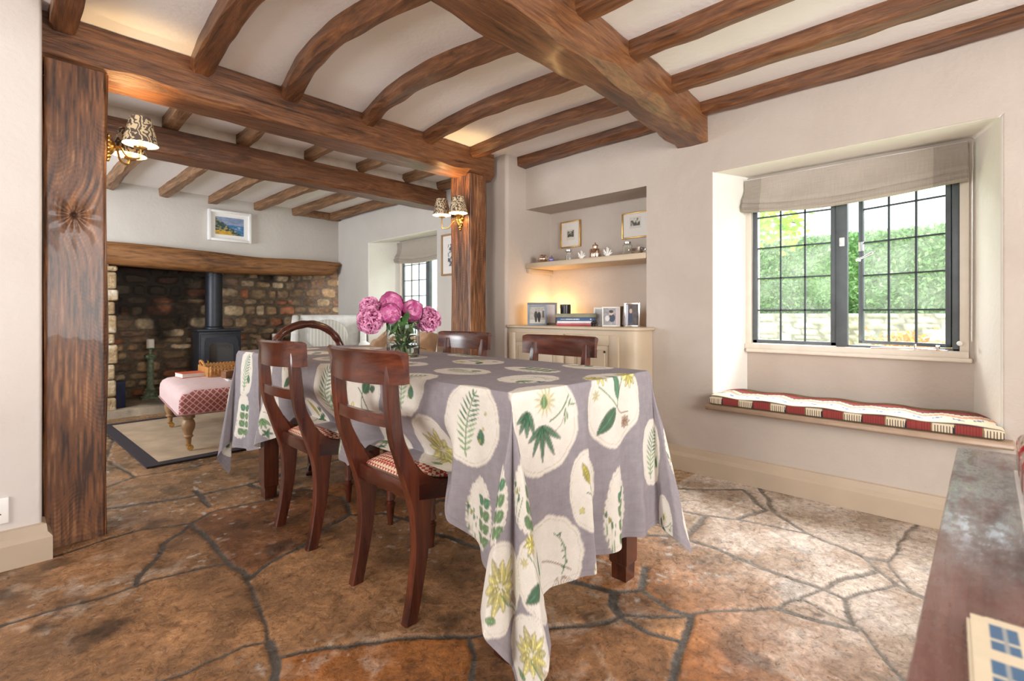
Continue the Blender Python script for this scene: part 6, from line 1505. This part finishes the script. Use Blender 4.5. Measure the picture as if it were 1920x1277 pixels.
# armchair, wing back
def armchair(label, loc, rz, mat, cush=None, s=1.0, H=0.96):
    t = thing('armchair', label, 'armchair', loc, rz)
    b = B(); b.box(-0.05, 0.62, -0.34, 0.34, 0.15, 0.36, 0.04, 3); b.build('seat_base', mat, t)
    b = B(); b.box(0.05, 0.62, -0.26, 0.26, 0.35, 0.48, 0.05, 4); b.build('seat_cushion', mat, t)
    rings = []
    for (x0, x1, w_, z) in ((-0.08, 0.08, 0.33, 0.30), (-0.12, 0.06, 0.34, 0.6), (-0.17, 0.0, 0.34, H - 0.06), (-0.17, -0.02, 0.33, H - 0.015), (-0.15, -0.05, 0.31, H)):
        p = []; 
        for k in range(24):
            a = 2 * PI * k / 24; c_, s_ = math.cos(a), math.sin(a); f = lambda q: math.copysign(abs(q) ** 0.45, q); p.append(((x0 + x1) / 2 + (x1 - x0) / 2 * f(c_), w_ * f(s_), z))
        rings.append(p)
    b = B(); b.loft(rings); b.build('backrest', mat, t, ang=60)
    for sy in (-1, 1):
        b = B(); pts = [(-0.13, H - 0.01), (-0.02, H), (0.08, H - 0.08), (0.12, 0.72), (0.18, 0.62), (0.06, 0.5), (-0.08, 0.5)]
        b.prism(pts, 'Y', sy * 0.33, sy * 0.40); o = b.build('wing', mat, t, ang=50); md = o.modifiers.new('b', 'BEVEL'); md.width = 0.025; md.segments = 4
        b = B(); b.tube([(-0.05, sy * 0.37, 0.60), (0.3, sy * 0.38, 0.60), (0.58, sy * 0.38, 0.58)], [0.06, 0.065, 0.06], 16, 4); b.box(-0.05, 0.58, sy * 0.37 - 0.045, sy * 0.37 + 0.045, 0.2, 0.58, 0.02); b.build('arm', mat, t)
        for x in (0.0, 0.55): q = B(); q.lathe([(0.014, 0), (0.022, 0.06), (0.025, 0.16)], 12, (x, sy * 0.28, 0)); q.build('leg', M_mah['Z'], t)
    return t
def striped(name, c1, c2, sc):
    m, nt, bs = newmat(name); wv = N(nt, 'ShaderNodeTexWave'); wv.bands_direction = 'Y'; wv.inputs['Scale'].default_value = sc; wv.inputs['Distortion'].default_value = 0.3
    nt.links.new(coords(nt), wv.inputs[0]); nt.links.new(ramp(nt, wv.outputs[1], [(0.35, c1), (0.5, c2), (0.8, c1), (0.9, (0.4, 0.4, 0.36))]), bs.inputs['Base Color']); bs.inputs['Roughness'].default_value = 0.9; return m
armchair('white wing armchair with striped cushion in the fireplace corner', (2.62, 5.42, 0.014), math.radians(-118), plain('white_upholstery', (0.66, 0.65, 0.62), 0.9, bscale=250))
t = thing('scatter_cushion', 'striped grey and cream cushion leaning in the white armchair', 'cushion', (2.53, 5.28, 0.58), math.radians(-118))
b = B(); b.sphere((0, 0, 0.16), 0.21, (0.32, 1.0, 0.88), 24, 16); b.build('cover', striped('stripe_cloth', (0.55, 0.53, 0.47), (0.28, 0.25, 0.21), 9), t)
armchair('tan armchair below the fireplace room window, glimpsed behind the vase', (2.70, 4.05, 0.014), math.radians(178), plain('tan_upholstery', (0.42, 0.27, 0.17), 0.85, bscale=250), H=0.80)
# ================================================================== FOREGROUND
def foretable():
    t = thing('console_table', 'dark worn wooden table top in the near right corner', 'table', (0.72, -0.25, 0))
    b = B(); b.box(-0.52, 0.433, -0.27, 0.287, 0.738, 0.76, 0.004, 2); b.build('tabletop', M_mahtop, t)
    b = B(); b.box(-0.49, 0.40, -0.24, 0.255, 0.66, 0.738, 0.003); b.build('apron', M_mah['X'], t)
    for sx in (-0.48, 0.39):
        for sy in (-0.23, 0.245): b = B(); b.loft([[(sx + a * w_, sy + c * w_, z) for a, c in ((-1, -1), (1, -1), (1, 1), (-1, 1))] for w_, z in ((0.014, 0), (0.022, 0.68))]); b.build('leg', M_mah['Z'], t)
foretable()
def coaster():
    t = thing('coaster', 'cream coaster with blue block pattern on the dark near table', 'coaster', (0.452, -0.043, 0.7602), 0.04)
    n = 90; s = 0.052; a = np.linspace(-s + .002, s - .002, n); A, Bq = np.meshgrid(a, a, indexing='ij'); C = base_(A, (0.66, 0.56, 0.40))
    for (x0, x1, y0, y1) in ((-.040, -.008, .026, .042), (-.040, -.012, .006, .018), (-.034, -.006, -.012, .000), (-.040, -.004, -.036, -.022), (.006, .042, .026, .040), (.004, .040, .004, .018), (.008, .036, -.014, -.002), (.004, .042, -.040, -.024)):
        C = put(C, rect(A, Bq, x0, x1, y0, y1), (0.055, 0.13, 0.24)); C = put(C, rect(A, Bq, x0 + .012, x0 + .015, y0, y1), (0.55, .5, .38)); C = put(C, rect(A, Bq, x0, x1, (y0 + y1) / 2 - .0012, (y0 + y1) / 2 + .0012), (0.3, .32, .32))
    b = B(); b.box(-s, s, -s, s, 0, 0.007, 0); es = [e for e in b.bm.edges if abs(e.verts[0].co.z - e.verts[1].co.z) > 0.004]; bmesh.ops.bevel(b.bm, geom=es, offset=0.010, segments=4, affect='EDGES'); b.build('body', plain('coaster_cream', (0.66, 0.56, 0.40), 0.35), t)
    grid_obj('printed_face', np.stack([A, Bq, np.full(A.shape, 0.0074)], -1), C, colmat('coaster_print', 0.25, 60, 0, 0.05), parent=t)
coaster()
def redbox():
    t = thing('ribbed_box', 'glossy red ribbed box standing at the right edge of the near table', 'box', (0.80, -0.064, 0.7602), 0.0)
    m = plain('red_lacquer', (0.30, 0.008, 0.014), 0.14, vary=0.2, coat=0.6); z = 0.0
    b = B(); b.box(-0.195, 0.215, -0.043, 0.036, 0.0, 0.004, 0.001); b.build('pale_base', M_plastic, t)
    for i, (x0, x1) in enumerate(((-0.19, -0.055), (-0.045, 0.025), (0.035, 0.105), (0.115, 0.21))):
        b = B(); b.box(x0, x1, -0.04, 0.034, 0.004, 0.062, 0.014, 4); b.build('block', m, t)
redbox()
# socket on the left stub wall
t = thing('wall_socket', 'white double wall socket above the left skirting', 'socket', (-0.045, 2.744, 0.178))
b = B(); b.box(-0.075, 0.070, -0.012, 0.0, 0, 0.100, 0.004, 3); b.build('plate', M_plastic, t)
b = B()
for cx in (-0.04, 0.035): b.box(cx - 0.004, cx + 0.004, -0.0125, -0.011, 0.062, 0.070); b.box(cx - 0.013, cx - 0.006, -0.0125, -0.011, 0.036, 0.041); b.box(cx + 0.006, cx + 0.013, -0.0125, -0.011, 0.036, 0.041)
b.build('pin_holes', M_dark, t)
